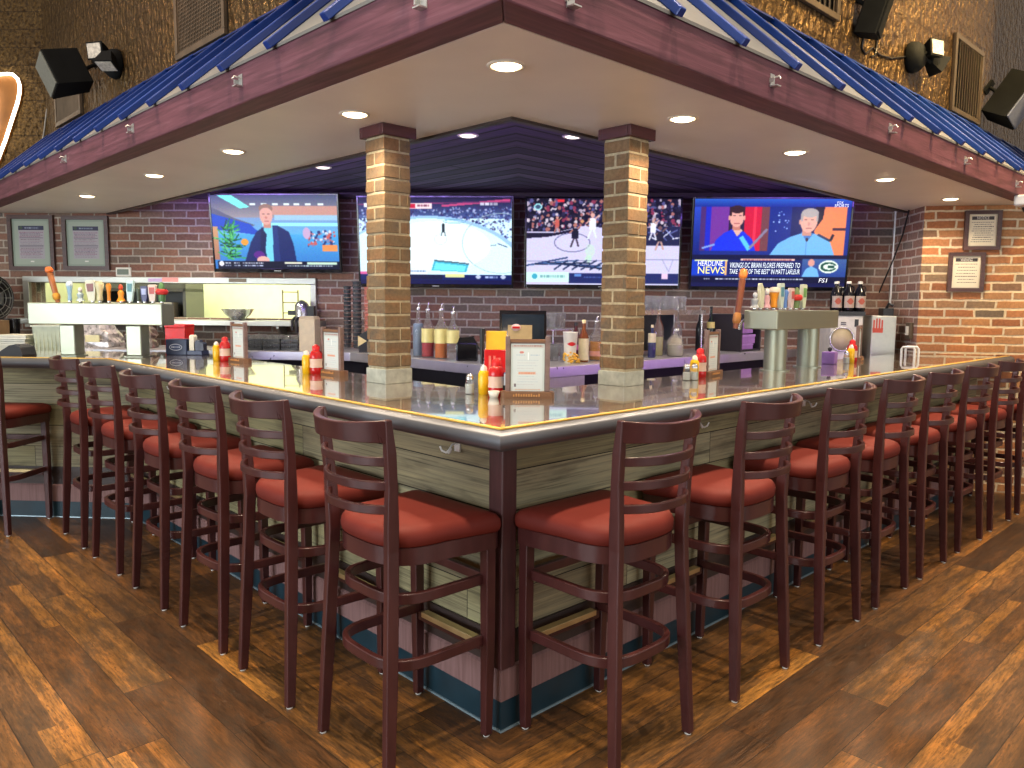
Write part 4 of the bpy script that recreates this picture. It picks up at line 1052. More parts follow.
for i, x in enumerate((1.283, 2.281, 3.454, 4.653)):
    downlight('recessed light in the soffit, %s after the corner towards the notices' % ordn[i], x, 0.275, ZS, M_LENS, 'recessed lights in the soffit'); spot('lamp_beam', (x, 0.275, ZS - 0.022), DL, WARM, 2.7, 0.6)
for lb, x, y in (('small recessed light in the dark boards, beside the pillar nearer the menus', 1.448, 1.838), ('small recessed light in the dark boards, beside the pillar nearer the notices', 1.882, 1.421), ('small recessed light in the dark boards, towards the reporter screen', 1.427, 3.40)):
    downlight(lb, x, y, ZR - 0.0005, M_LENS2, 'recessed lights in the dark boards', 0.06)
# ================================================================== fittings on the tin walls and the neon
M_GRILLE = simple('bronze_vent_metal', (0.16, 0.12, 0.08), 0.45, 0.5, 0.15)
M_GDARK = simple('vent_shadow_box', (0.02, 0.016, 0.012), 0.7)
M_SPK = simple('speaker_cabinet', (0.012, 0.013, 0.013), 0.75, 0, 0.2, spec=0.12)
M_SPKG = simple('speaker_grille_cloth', (0.20, 0.21, 0.18), 0.6, 0.1, 0.15, 60)
M_SPKG2 = simple('pale_blue_grey_grille', (0.22, 0.25, 0.36), 0.5, 0.1, 0.15, 60)
M_LAMPG = simple('floodlight_glass', (0.75, 0.70, 0.60), 0.2, 0.2, 0.3, 40)
def UR(x, z, k=0.0): return basis((x, 0.42 - k, z), (1, 0, 0), (0, 0, 1), (0, -1, 0))
def UL(y, z, k=0.0): return basis((0.42 - k, y, z), (0, -1, 0), (0, 0, 1), (-1, 0, 0))
def vent(label, M, w, h, vertical, group='wall vents'):
    t = thing('wall_vent', label, 'vent', group=group, M=M)
    mb = MB(); mb.box(-w / 2, w / 2, -h / 2, h / 2, 0.001, 0.006); obj('backing', mb, M_GDARK, t)
    f = 0.035; mb = MB(); mb.box(-w / 2, w / 2, h / 2 - f, h / 2, 0.006, 0.028); mb.box(-w / 2, w / 2, -h / 2, -h / 2 + f, 0.006, 0.028); mb.box(-w / 2, -w / 2 + f, -h / 2 + f, h / 2 - f, 0.006, 0.028); mb.box(w / 2 - f, w / 2, -h / 2 + f, h / 2 - f, 0.006, 0.028)
    obj('vent_frame', mb, M_GRILLE, t, bevel=0.003)
    mb = MB()
    if vertical:
        n = max(4, int((w - 2 * f) / 0.055))
        for i in range(n):
            x = -w / 2 + f + (i + 0.5) * (w - 2 * f) / n; mb.cbox((0, 0, 0), (0.03, h - 2 * f, 0.004), T(x, 0, 0.016) @ Ry(0.5))
    else:
        n = int((h - 2 * f) / 0.022); m = int((w - 2 * f) / 0.022)
        for i in range(n): mb.cbox((0, -h / 2 + f + (i + 0.5) * (h - 2 * f) / n, 0.014), (w - 2 * f, 0.007, 0.005))
        for i in range(m): mb.cbox((-w / 2 + f + (i + 0.5) * (w - 2 * f) / m, 0, 0.017), (0.006, h - 2 * f, 0.004))
    obj('grille', mb, M_GRILLE, t)
def speaker(label, M, w, h, d, g, group='speakers'):
    """M: frame with z pointing out of the speaker front"""
    t = thing('wall_speaker', label, 'speaker', group=group, M=M)
    mb = MB(); mb.prism([(-w / 2, 0), (w / 2, 0), (w * 0.36, -d), (-w * 0.36, -d)], -h / 2, h / 2, Matrix(((1, 0, 0, 0), (0, 0, 1, 0), (0, 1, 0, 0), (0, 0, 0, 1)))); obj('cabinet', mb, M_SPK, t, bevel=0.008)
    mb = MB(); mb.box(-w / 2 + 0.008, w / 2 - 0.008, -h / 2 + 0.008, h / 2 - 0.008, 0.0, 0.012); obj('grille_cloth', mb, g, t, label='woven speaker front', bevel=0.004)
    mb = MB(); mb.tube([(0, 0, -d), (0, 0.02, -d - 0.06), (0, 0.03, -d - 0.10)], 0.014, 8); mb.cbox((0, 0.03, -d - 0.11), (0.07, 0.1, 0.02)); obj('bracket', mb, M_SPK, t)
def aim(loc, direction, roll=0.0):
    z = Vector(direction).normalized(); x = Vector((0, 0, 1)).cross(z).normalized(); y = z.cross(x)
    return basis(loc, x, y, z) @ Rz(roll)
vent('tall louvred vent on the gold tin wall, beside the twin-headed floodlight', UR(5.28, 3.17), 0.68, 0.56, True)
vent('vent at the picture top on the gold tin wall, before the small black speaker', UR(2.62, 3.27), 0.72, 0.46, True)
vent('wide mesh vent on the brown tin wall, above the blue awning battens', UL(3.01, 3.20), 0.70, 0.62, False)
vent('louvred vent on the brown tin wall, under the tilted speaker', UL(5.68, 3.08), 0.72, 0.36, True)
speaker('black speaker with pale front, tilted downwards on the brown tin wall', aim((0.08, 4.95, 3.06), (-0.95, -0.02, -0.32), 0.30), 0.24, 0.26, 0.26, M_SPKG)
speaker('small black speaker seen from below, high on the gold tin wall by the floodlight', aim((3.30, 0.26, 3.17), (0.25, -0.85, -0.25)), 0.15, 0.34, 0.13, M_SPK)
speaker('black speaker with blue-grey front, past the tall vent on the gold wall', aim((5.74, 0.12, 3.04), (-0.12, -0.85, -0.45), -0.30), 0.26, 0.36, 0.22, M_SPKG2)
def floodlight(label, M, heads):
    t = thing('floodlight', label, 'floodlight', group='floodlights on the tin walls', M=M)
    mb = MB(); mb.lathe([(0.0001, 0.0), (0.12, 0.0), (0.13, 0.02), (0.12, 0.07), (0.09, 0.11), (0.0001, 0.12)], 20); obj('junction_box', mb, M_SPK, t)
    for (x, y, z, d) in heads:
        zz = Vector(d).normalized(); xx = Vector((0, 1, 0)).cross(zz).normalized(); yy = zz.cross(xx); H = basis((x, y, z), xx, yy, zz)
        mb = MB(); mb.loft([(0, 0, -0.11, 0.08, 0.07), (0, 0, -0.05, 0.12, 0.11), (0, 0, 0.02, 0.17, 0.15)], H); mb.tube([(0, 0, 0.09), (x * 0.6, y * 0.6, z * 0.8), tuple(H @ Vector((0, 0, -0.11)))], 0.013, 8)
        h = obj('lamp_head', mb, M_SPK, t, bevel=0.008)
        mb = MB(); mb.box(-0.07, 0.07, -0.06, 0.06, 0.0205, 0.026, H); obj('lamp_glass', mb, M_LAMPG, h, label='faceted pale lamp glass')
floodlight('black twin-headed floodlight on the gold tin wall, between small speaker and tall vent', UR(4.12, 3.09) @ Matrix.Scale(0.78, 4), [(0.10, 0.07, 0.17, (-0.30, 0.10, 0.9)), (0.26, -0.04, 0.15, (0.7, -0.55, 0.5))])
floodlight('black floodlight with square pale glass on the brown tin wall, beside the tilted speaker', UL(4.46, 3.10) @ Matrix.Scale(0.8, 4), [(-0.04, 0.09, 0.17, (0.5, -0.12, 0.85)), (0.13, -0.05, 0.14, (0.25, -0.95, 0.25))])
mb = MB(); mb.tube([(3.36, 0.414, 3.06), (3.34, 0.414, 2.98), (3.40, 0.414, 2.96), (3.50, 0.414, 3.02), (3.60, 0.414, 3.00), (3.80, 0.414, 3.02), (4.03, 0.414, 3.08)], 0.006, 6)
mb.tube([(3.50, 0.414, 3.14), (3.56, 0.414, 3.06), (3.54, 0.414, 2.98), (3.48, 0.414, 2.96)], 0.006, 6)
tag(obj('speaker_cable', mb, M_BLK), 'thin black cable looping from the small speaker to the floodlight', 'cable')
# small white camera under the beam end
t = thing('security_camera', 'small white box with dark underside, under the far end of the beam', 'camera', (4.86, -0.14, 2.17))
mb = MB(); mb.box(-0.10, 0.14, -0.06, 0.05, -0.035, 0.04); obj('camera_body', mb, M_WHITEMETAL, t, bevel=0.012)
mb = MB(); mb.lathe([(0.0001, -0.075), (0.03, -0.068), (0.042, -0.05), (0.045, -0.034)], 14, T(0.06, -0.01, 0)); obj('dome', mb, M_BLKG, t)
# neon sign on the tin wall at the far side
n = thing('neon_sign', 'glowing white neon outline on an amber panel, on the dark tin wall', 'neon sign', M=wall_M(7.905, 2.99, 0.0))
pts = [(0.0, 0.40), (0.10, 0.415), (0.17, 0.42), (0.22, 0.415), (0.262, 0.38), (0.280, 0.32), (0.272, 0.25), (0.250, 0.17), (0.20, 0.05), (0.12, -0.15), (0.03, -0.34), (-0.03, -0.45), (-0.10, -0.50), (-0.22, -0.50), (-0.36, -0.46), (-0.42, -0.40), (-0.44, -0.2), (-0.42, 0.1), (-0.40, 0.30), (-0.34, 0.38), (-0.2, 0.40)]
mb = MB(); mb.prism(pts, 0.002, 0.03); AMB = simple('amber_sign_panel', (0.40, 0.15, 0.025), 0.5, 0, 0.3, 3); obj('sign_panel', mb, AMB, n, label='amber wooden panel')
mb = MB(); mb.tube([(p[0], p[1], 0.055) for p in pts], 0.014, 8, closed=True); obj('neon_tube', mb, emitter('white_neon', (1.0, 0.90, 0.72, 1), 5.0), n, label='glowing white tube')
mb = MB(); mb.tube([(0.02, 0.33, 0.055), (0.05, 0.25, 0.055), (0.03, 0.1, 0.055), (0.03, -0.05, 0.055)], 0.011, 8); obj('neon_tube', mb, emitter('white_neon', (1, 1, 1, 1), 1), n)
mb = MB(); mb.tube([(0.44, 0.12, 0.006), (0.40, -0.1, 0.008), (0.34, -0.3, 0.008), (0.27, -0.55, 0.008)], 0.006, 6, wall_M(7.86, 3.0, 0)); tag(obj('sign_cable', mb, simple('pale_cable', (0.5, 0.46, 0.4), 0.5)), 'pale cable running down the tin wall beside the neon sign', 'cable')
# cable and conduit by the return wall
c = Vector((5.24, 0.775)); e = Vector((5.36, 0.84))
mb = MB(); mb.tube([tuple(Ms @ Vector(q)) for q in ((0.235, 2.203, 0.03), (0.32, 2.02, 0.035), (0.46, 1.82, 0.05), (0.62, 1.62, 0.07), (0.70, 1.49, 0.09))], 0.007, 6); tag(obj('hanging_cable', mb, M_BLK), 'black cable hanging from the soffit edge past the return of the brick wall', 'cable')
o = S0 + STN * (L - 0.035)
mb = MB(); mb.tube([(o.x - 0.02, o.y + 0.015 - 0.03, 2.33), (o.x - 0.02, o.y - 0.015, 1.45)], 0.011, 8); tag(obj('conduit', mb, M_WHITEMETAL), 'pale vertical conduit in the corner of the brick return', 'conduit')
# ================================================================== draught towers
M_TOWER = simple('polished_tower_steel', (0.33, 0.35, 0.27), 0.42, 0.85, 0.02, 2)
M_FERR = simple('tap_ferrule', (0.6, 0.6, 0.58), 0.2, 0.9)
def colmat(r, g, b, rough=0.4, **k): return simple('paint_%d_%d_%d' % (r, g, b), rgb(r, g, b)[:3], rough, 0.0, 0.10, 18, **k)
def tap(parent, x, z, y0, kind, h, w, cols, label, tilt=0.0):
    """one tap handle standing on the tower head (local: x right, y up, z out)"""
    up = Matrix(((1, 0, 0, 0), (0, 0, 1, 0), (0, -1, 0, 0), (0, 0, 0, 1)))     # lathe axis z -> local y
    B = T(x, y0, z) @ Matrix.Rotation(tilt, 4, 'Z') @ up
    ms = [colmat(*c) for c in cols]; mb = MB()
    if kind == 'paddle':
        mb.prism([(-w * .32, 0.012), (w * .32, 0.012), (w * .5, h * 0.55), (w * .5, h * 0.97), (w * .3, h), (-w * .3, h), (-w * .5, h * 0.97), (-w * .5, h * 0.55)], -0.011, 0.011, T(x, y0, z) @ Matrix.Rotation(tilt, 4, 'Z'), 0)
        if len(ms) > 1: mb.prism([(-w * .3, h * .5), (w * .3, h * .5), (w * .36, h * .85), (-w * .36, h * .85)], 0.011, 0.014, T(x, y0, z) @ Matrix.Rotation(tilt, 4, 'Z'), 1)
    elif kind == 'spike':
        mb.prism([(-w * .4, 0.012), (w * .4, 0.012), (w * .5, h * 0.72), (-w * .3, h), (-w * .5, h * 0.95)], -0.011, 0.011, T(x, y0, z) @ Matrix.Rotation(tilt, 4, 'Z'), 0)
    elif kind == 'vase':
        mb.lathe([(w * .22, 0.012), (w * .34, h * .12), (w * .28, h * .35), (w * .36, h * .6), (w * .5, h * .85), (w * .42, h * .95), (w * .2, h)], 12, B, 0)
        if len(ms) > 1: mb.lathe([(w * .50, h * .78), (w * .53, h * .85), (w * .46, h * .95), (w * .22, h * 1.01)], 12, B, 1)
    elif kind == 'figure':
        mb.lathe([(w * .5, 0.012), (w * .45, h * .12), (w * .25, h * .3), (w * .34, h * .55), (w * .16, h * .68)], 12, B, 0); mb.lathe([(0.0001, h * .66), (w * .2, h * .72), (w * .24, h * .83), (w * .16, h * .95), (0.0001, h)], 12, B, min(1, len(ms) - 1))
    elif kind == 'band':
        mb.lathe([(w * .3, 0.012), (w * .36, h * .3), (w * .36, h * .45), (w * .32, h * .75), (w * .24, h * .9), (w * .1, h)], 12, B, 0); mb.lathe([(w * .5, h * .42), (w * .62, h * .5), (w * .62, h * .6), (w * .48, h * .68)], 12, B, 1)
    elif kind == 'bat':
        mb.lathe([(w * .36, 0.0), (w * .44, h * .1), (w * .5, h * .5), (w * .5, h * .8), (w * .36, h * .84)], 12, B, 0); mb.lathe([(w * .36, h * .83), (w * .62, h * .86), (w * .66, h * .92), (w * .5, h * .985), (w * .2, h)], 12, B, 1)
        mb.lathe([(w * .46, h * .08), (w * .62, h * .12), (w * .62, h * .22), (w * .47, h * .26)], 12, B, 2 if len(ms) > 2 else 1)
    o = obj('tap_handle', mb, ms, parent, label=label, bevel=0.002)
    f = MB(); f.lathe([(0.010, 0.0), (0.012, 0.006), (0.008, 0.02)], 10, T(x, y0, z) @ up); obj('ferrule', f, M_FERR, o)
def faucet(parent, x, y, z, M_=None):
    mb = MB(); mb.tube([(x, y, z), (x, y, z - 0.05), (x, y - 0.02, z - 0.075), (x, y - 0.06, z - 0.085)], 0.009, 8); obj('faucet', mb, M_FERR, parent)
# the tower on the angled end
t = thing('draught_tower', 'T-shaped steel draught tower on the angled end of the bar, under the framed menus', 'beer tower', M=basis((-0.003 - WN.x * 0.0, 3.793, ZB), (-WT.x, -WT.y, 0), (0, 0, 1), (WN.x, WN.y, 0)))
mb = MB(); mb.box(-0.443, 0.443, 0.205, 0.345, -0.16, 0.0); obj('tower_head', mb, M_TOWER, t, bevel=0.006)
for x in (-0.26, 0.18):
    mb = MB(); mb.box(x, x + 0.105, 0.006, 0.205, -0.135, -0.03); lg = obj('tower_leg', mb, M_TOWER, t, bevel=0.008)
    mb = MB(); mb.box(x - 0.012, x + 0.117, 0.0, 0.006, -0.147, -0.018); obj('base_flange', mb, M_TOWER, lg, bevel=0.002)
CREAM = (226, 220, 190)
tap(t, -0.275, -0.06, 0.345, 'bat', 0.235, 0.036, [(176, 104, 48), (235, 120, 50), (214, 150, 40)], 'tall tan handle with orange cap, leaning', 0.24)
tap(t, -0.195, -0.06, 0.345, 'vase', 0.135, 0.040, [(150, 190, 215), (200, 215, 225)], 'pale blue rounded handle')
tap(t, -0.125, -0.06, 0.345, 'figure', 0.10, 0.062, [(165, 185, 190), (225, 220, 215)], 'grey-white figure handle')
tap(t, -0.045, -0.06, 0.345, 'paddle', 0.145, 0.062, [(214, 212, 186), (120, 60, 50)], 'cream paddle handle with a dark red oval', 0.06)
tap(t, 0.005, -0.06, 0.345, 'vase', 0.14, 0.055, [(220, 214, 170)], 'cream rounded handle')
tap(t, 0.065, -0.06, 0.345, 'vase', 0.125, 0.034, [(222, 142, 40)], 'slim orange handle')
tap(t, 0.145, -0.06, 0.345, 'figure', 0.122, 0.060, [(236, 150, 34), (214, 72, 40)], 'orange handle with red top')
tap(t, 0.205, -0.06, 0.345, 'paddle', 0.148, 0.044, [(198, 226, 224), (70, 130, 140)], 'white and teal paddle handle', -0.05)
tap(t, 0.262, -0.06, 0.345, 'vase', 0.10, 0.036, [(70, 84, 70)], 'dark green handle')
tap(t, 0.302, -0.06, 0.345, 'paddle', 0.11, 0.042, [(44, 44, 104), (170, 180, 220)], 'navy paddle handle')
tap(t, 0.355, -0.06, 0.345, 'paddle', 0.12, 0.050, [(222, 200, 184), (180, 70, 60)], 'pink-cream paddle handle')
tap(t, 0.415, -0.06, 0.345, 'band', 0.135, 0.062, [(86, 132, 80), (196, 44, 44)], 'green handle with red band')
for i in range(5): faucet(t, -0.36 + i * 0.18, 0.27, -0.16)
# the tower on the wing towards the notices
t = thing('draught_tower', 'T-shaped steel draught tower on the wing towards the notices', 'beer tower', M=basis((2.80, 0.40, ZB), (1, 0, 0), (0, 0, 1), (0, -1, 0)))
mb = MB(); mb.box(-0.385, 0.385, 0.236, 0.342, -0.20, 0.0); obj('tower_head', mb, M_TOWER, t, bevel=0.006)
for x in (-0.255, 0.15):
    mb = MB(); mb.lathe([(0.062, 0.006), (0.062, 0.236)], 28, T(x + 0.055, 0, -0.1) @ Rx(-PI / 2)); lg = obj('tower_leg', mb, M_TOWER, t, bevel=0.010)
    mb = MB(); mb.lathe([(0.082, 0.0), (0.082, 0.006)], 28, T(x + 0.055, 0, -0.1) @ Rx(-PI / 2)); obj('base_flange', mb, M_TOWER, lg, bevel=0.002)
tap(t, -0.47, -0.20, 0.24, 'bat', 0.335, 0.036, [(122, 62, 30), (240, 140, 60), (168, 110, 46)], 'tall brown handle with orange cap, leaning', -0.20)
zz = -0.15
tap(t, -0.36, zz, 0.342, 'figure', 0.10, 0.056, [(150, 156, 160), (190, 196, 200)], 'grey figure handle')
tap(t, -0.30, zz, 0.342, 'spike', 0.15, 0.044, [(204, 206, 176)], 'cream pointed handle', -0.04)
tap(t, -0.225, zz, 0.342, 'figure', 0.125, 0.052, [(196, 150, 156), (220, 216, 214)], 'pink figure handle')
tap(t, -0.145, zz, 0.342, 'vase', 0.13, 0.062, [(232, 150, 26), (226, 214, 190)], 'orange rounded handle')
tap(t, -0.065, zz, 0.342, 'paddle', 0.155, 0.050, [(206, 220, 206), (90, 150, 170)], 'tall pale green-white paddle handle', 0.03)
tap(t, -0.01, zz, 0.342, 'vase', 0.12, 0.036, [(90, 130, 196)], 'blue handle')
tap(t, 0.06, zz, 0.342, 'paddle', 0.13, 0.040, [(220, 196, 188), (190, 90, 84)], 'pinkish paddle handle')
tap(t, 0.13, zz, 0.342, 'band', 0.135, 0.056, [(110, 134, 80), (206, 46, 40)], 'green handle with red star-like band')
tap(t, 0.21, zz, 0.342, 'paddle', 0.155, 0.052, [(214, 224, 190), (110, 160, 90)], 'tall cream and green paddle handle', -0.04)
for i in range(4): faucet(t, -0.28 + i * 0.18, 0.29, -0.20)

# ================================================================== condiments on the bar
M_CLEAR = NT('clear_glass'); M_CLEAR.set(color=(0.92, 0.96, 0.95, 1), rough=0.05, trans=0.85, ior=1.35, alpha=0.45); M_CLEAR = M_CLEAR.mat
M_KETCH = colmat(186, 16, 18, 0.22); M_MUST = colmat(236, 186, 20, 0.28); M_WHITE = colmat(232, 228, 214, 0.4); M_RED = colmat(206, 20, 24, 0.35)
M_SALT = colmat(222, 228, 222, 0.5); M_MENUW = wood_mat('menu_stand_wood', (0.16, 0.075, 0.035, 1), (0.26, 0.13, 0.065, 1), 0.45, 40); M_TAUPE = wood_mat('taupe_post_wood', (0.16, 0.10, 0.085, 1), (0.24, 0.16, 0.135, 1), 0.5, 40)
M_LBLR = colmat(222, 190, 170, 0.5); M_STEEL = simple('small_steel', (0.6, 0.6, 0.6), 0.25, 0.9)
protos = {}
def place(key, maker, label, loc, rot=0.0):
    if key not in protos:
        o = maker(label); o.location = loc; o.rotation_euler = (0, 0, rot); protos[key] = o
    else: o = dup(protos[key], loc, rot, label)
    return o
def mk_ketchup(label):
    t = thing('ketchup_bottle', label, 'ketchup bottle', group='ketchup bottles')
    mb = MB(); mb.lathe([(0.030, 0.0), (0.033, 0.006), (0.033, 0.03), (0.030, 0.055), (0.033, 0.08), (0.031, 0.105), (0.018, 0.122), (0.014, 0.124)], 18); obj('bottle_body', mb, M_KETCH, t)
    mb = MB(); mb.lathe([(0.0336, 0.034), (0.0312, 0.055), (0.0338, 0.078)], 18, cap=False); obj('bottle_label', mb, M_LBLR, t, label='pale label')
    mb = MB(); mb.lathe([(0.019, 0.121), (0.019, 0.140), (0.012, 0.146), (0.007, 0.150)], 14); obj('bottle_cap', mb, M_RED, t)
    return t
def mk_mustard(label):
    t = thing('mustard_bottle', label, 'mustard bottle', group='mustard bottles')
    mb = MB(); mb.lathe([(0.020, 0.0), (0.022, 0.004), (0.0225, 0.085), (0.016, 0.096), (0.011, 0.098)], 16); obj('bottle_body', mb, M_MUST, t)
    mb = MB(); mb.lathe([(0.014, 0.097), (0.014, 0.108), (0.006, 0.118)], 12); obj('bottle_cap', mb, M_WHITE, t, label='white cap')
    return t
def mk_shaker(label):
    t = thing('salt_shaker', label, 'shaker', group='glass shakers')
    mb = MB(); mb.lathe([(0.018, 0.0), (0.020, 0.003), (0.019, 0.04), (0.015, 0.062)], 12); obj('shaker_jar', mb, M_CLEAR, t)
    mb = MB(); mb.lathe([(0.0165, 0.003), (0.0165, 0.040)], 12); obj('salt_fill', mb, M_SALT, t, label='white filling')
    mb = MB(); mb.lathe([(0.016, 0.060), (0.016, 0.070), (0.010, 0.080), (0.0001, 0.083)], 12); obj('shaker_lid', mb, M_STEEL, t)
    return t
def menu_face(seed):
    R = Raster(62, 88, (196, 206, 200)); R.rect(4, 10, 58, 84, (206, 214, 210)); R.rect(2, 2, 60, 7, (186, 176, 170)); R.words(6, 3, 56, 2, (150, 110, 100), seed)
    R.ell(20, 16, 4, 2, (200, 130, 120)); R.rect(31, 16, 33, 30, (236, 240, 238)); R.words(10, 20, 26, 2, (170, 190, 200), seed + 1); R.words(36, 20, 54, 2, (170, 190, 200), seed + 2)
    for k in range(10): R.words(12, 30 + k * 5, 52 - (k * 7) % 11, 1.4, [(176, 190, 196), (190, 186, 186)][k % 2], seed + 4 + k)
    R.rect(14, 52, 46, 57, (214, 180, 158)); R.words(15, 53, 45, 3, (206, 130, 100), seed + 40); R.rect(6, 74, 10, 80, (120, 110, 112)); R.words(8, 84, 54, 2, (210, 160, 130), seed + 50)
    return R
def mk_menu(label, w=0.155, h=0.235, seed=1):
    t = thing('menu_stand', label, 'menu stand', group='wooden menu stands')
    mb = MB(); mb.prism([(-w * .62, -0.026), (w * .62, -0.026), (w * .68, 0.0), (w * .62, 0.03), (-w * .62, 0.03), (-w * .68, 0.0)], 0.0, 0.026); bs = obj('stand_base', mb, M_MENUW, t, bevel=0.004)
    mb = MB()
    rs = random.Random(seed); x = -w * .36   # carved lettering too small to read
    for k in range(11):
        mb.box(x, x + 0.0055, -0.0285, -0.0255, 0.008, 0.018 + rs.uniform(-0.003, 0.002)); x += 0.0098
    obj('carved_mark', mb, colmat(206, 150, 90), bs, label='pale row of carved marks')
    for s in (-1, 1):
        mb = MB(); mb.box(s * w * .5 - 0.009, s * w * .5 + 0.009, -0.010, 0.012, 0.026, h + 0.005); obj('stand_post', mb, M_TAUPE, t, bevel=0.002)
    mb = MB(); mb.box(-w * .5 + 0.009, w * .5 - 0.009, -0.007, 0.009, h - 0.018, h - 0.006); obj('top_bar', mb, M_MENUW, t)
    mb = MB(); mb.box(-w * .5 + 0.009, w * .5 - 0.009, -0.002, 0.004, 0.026, h - 0.018); obj('backing_card', mb, M_TAUPE, t)
    sw, sh = w - 0.024, h - 0.05
    m = obj('menu_sheet', menu_face(seed).mb_mesh('menu_sheet', sw, sh, M_PRINT), None, t); m.location = (0, -0.0035, 0.027 + sh / 2); m.rotation_euler = (PI / 2, 0, 0)
    m = obj('menu_sheet', menu_face(seed + 9).mb_mesh('menu_sheet', sw, sh, M_PRINT), None, t); m.location = (0, 0.0055, 0.027 + sh / 2); m.rotation_euler = (PI / 2, 0, PI)
    return t
CAM_AZ = math.radians(46.04)
# corner set
place('menu', mk_menu, 'wooden menu stand facing the room on the bar corner, the largest of the stands', (0.600, 0.490, ZB), CAM_AZ - PI / 2)
place('ket', mk_ketchup, 'ketchup bottle beside the menu stand on the bar corner', (0.560, 0.625, ZB))
place('mus', mk_mustard, 'yellow mustard bottle on the bar corner, beside the ketchup', (0.550, 0.690, ZB))
place('salt', mk_shaker, 'white-filled glass shaker on the bar corner, beside the mustard', (0.515, 0.735, ZB))
t = thing('dip_cup', 'small white dip cup in front of the ketchup on the bar corner', 'dip cup', (0.505, 0.580, ZB))
mb = MB(); mb.lathe([(0.015, 0.0), (0.016, 0.001), (0.023, 0.026), (0.0215, 0.026), (0.015, 0.004), (0.0001, 0.004)], 16); obj('cup', mb, M_WHITE, t)
t = thing('sugar_caddy', 'small black caddy of blue sweetener packets beside the corner menu stand', 'sugar caddy', (0.585, 0.585, ZB), CAM_AZ - PI / 2)
mb = MB()
for a in ((-0.02, 0.02, -0.026, -0.024), (-0.02, 0.02, 0.024, 0.026), (-0.02, -0.018, -0.024, 0.024), (0.018, 0.02, -0.024, 0.024)): mb.box(*a, 0.0, 0.045)
mb.box(-0.02, 0.02, -0.026, 0.026, 0.0, 0.003); obj('tray', mb, M_BLK, t)
mb = MB(); mb.cbox((0, 0, 0.05), (0.031, 0.034, 0.088)); obj('packet', mb, colmat(96, 140, 190), t, label='blue paper packets'); mb = MB(); mb.cbox((0.0, -0.020, 0.05), (0.031, 0.005, 0.08)); obj('packet', mb, colmat(214, 220, 226), t, label='white paper packet')
t = thing('bar_caddy', 'tall red caddy with yellow upper panel, behind the ketchup on the bar corner', 'caddy', (0.80, 0.885, ZB), CAM_AZ - PI / 2)
mb = MB(); w, d = 0.052, 0.045
for a in ((-w, w, -d, -d + 0.004), (-w, w, d - 0.004, d), (-w, -w + 0.004, -d + 0.004, d - 0.004), (w - 0.004, w, -d + 0.004, d - 0.004)): mb.box(*a, 0.0, 0.165)
mb.box(-w, w, -d, d, 0, 0.004); obj('tub', mb, M_RED, t, bevel=0.003)
mb = MB(); mb.box(-w + 0.006, w - 0.008, -0.012, 0.012, 0.006, 0.245); obj('yellow_card', mb, colmat(240, 190, 50), t)
mb = MB(); mb.tube([(-w - 0.012, -0.02, 0.10), (-w - 0.012, -0.02, 0.2), (-w - 0.010, -0.02, 0.255)], [0.006, 0.010, 0.014], 10); obj('ladle', mb, M_BLK, t, label='black utensil handle')
for i, (dx, hh) in enumerate(((-0.028, 0.118), (-0.008, 0.118), (0.014, 0.11))):
    mb = MB(); mb.cbox((dx, -d - 0.0015, hh / 2 + 0.02), (0.010, 0.002, hh)); obj('white_stripe', mb, colmat(226, 120, 104), t)
# set beside the pillar nearer the notices
place('menu', mk_menu, 'wooden menu stand seen edge-on between the notices-side pillar and the draught tower', (2.03, 0.555, ZB), CAM_AZ - PI / 2 + 0.95)
place('ket', mk_ketchup, 'ketchup bottle by the menu stand between the notices-side pillar and the tower', (1.885, 0.535, ZB))
place('mus', mk_mustard, 'mustard bottle between the notices-side pillar and the tower, by the ketchup', (1.79, 0.505, ZB))
place('salt', mk_shaker, 'glass shaker between the notices-side pillar and the tower, nearer the pillar', (1.70, 0.49, ZB))
place('salt', mk_shaker, 'glass shaker between the notices-side pillar and the tower, touching the mustard', (1.745, 0.475, ZB))
# set past that tower
place('menu', mk_menu, 'wooden menu stand past the draught tower, by the steel cabinet', (3.80, 0.52, ZB), CAM_AZ - PI / 2 + 1.05)
place('ket', mk_ketchup, 'ketchup bottle past the draught tower, in front of the white machine', (3.625, 0.49, ZB))
place('mus', mk_mustard, 'mustard bottle past the draught tower, in front of the white machine', (3.56, 0.47, ZB))
place('salt', mk_shaker, 'glass shaker past the draught tower, beside the mustard', (3.47, 0.46, ZB))
t = thing('napkin_box', 'lavender box with black knob past the draught tower', 'napkin holder', (3.38, 0.53, ZB), 0.2)
mb = MB(); mb.box(-0.045, 0.045, -0.04, 0.04, 0.0, 0.078); obj('box_body', mb, colmat(150, 110, 184), t, bevel=0.006)
mb = MB(); mb.lathe([(0.008, 0.078), (0.014, 0.09), (0.014, 0.10), (0.0001, 0.108)], 12); obj('knob', mb, M_BLK, t)
# sets along the other wing
place('menu', mk_menu, 'wooden menu stand just past the menus-side pillar, showing its pale sheet', (0.52, 1.80, ZB), CAM_AZ - PI / 2 - 0.75)
place('ket', mk_ketchup, 'ketchup bottle beside the menu stand just past the menus-side pillar', (0.485, 1.895, ZB))
place('mus', mk_mustard, 'mustard bottle beside the menu stand just past the menus-side pillar', (0.455, 1.94, ZB))
place('menu', mk_menu, 'wooden menu stand farthest along the wing towards the blue caddy', (0.52, 2.86, ZB), CAM_AZ - PI / 2 - 0.75)
place('ket', mk_ketchup, 'ketchup bottle beside the farthest menu stand, near the blue caddy', (0.485, 2.975, ZB))
place('mus', mk_mustard, 'mustard bottle beside the farthest menu stand, near the blue caddy', (0.455, 3.03, ZB))
NB = basis((0.50, 3.66, ZB), (-WT.x, -WT.y, 0), (0, 0, 1), (WN.x, WN.y, 0))
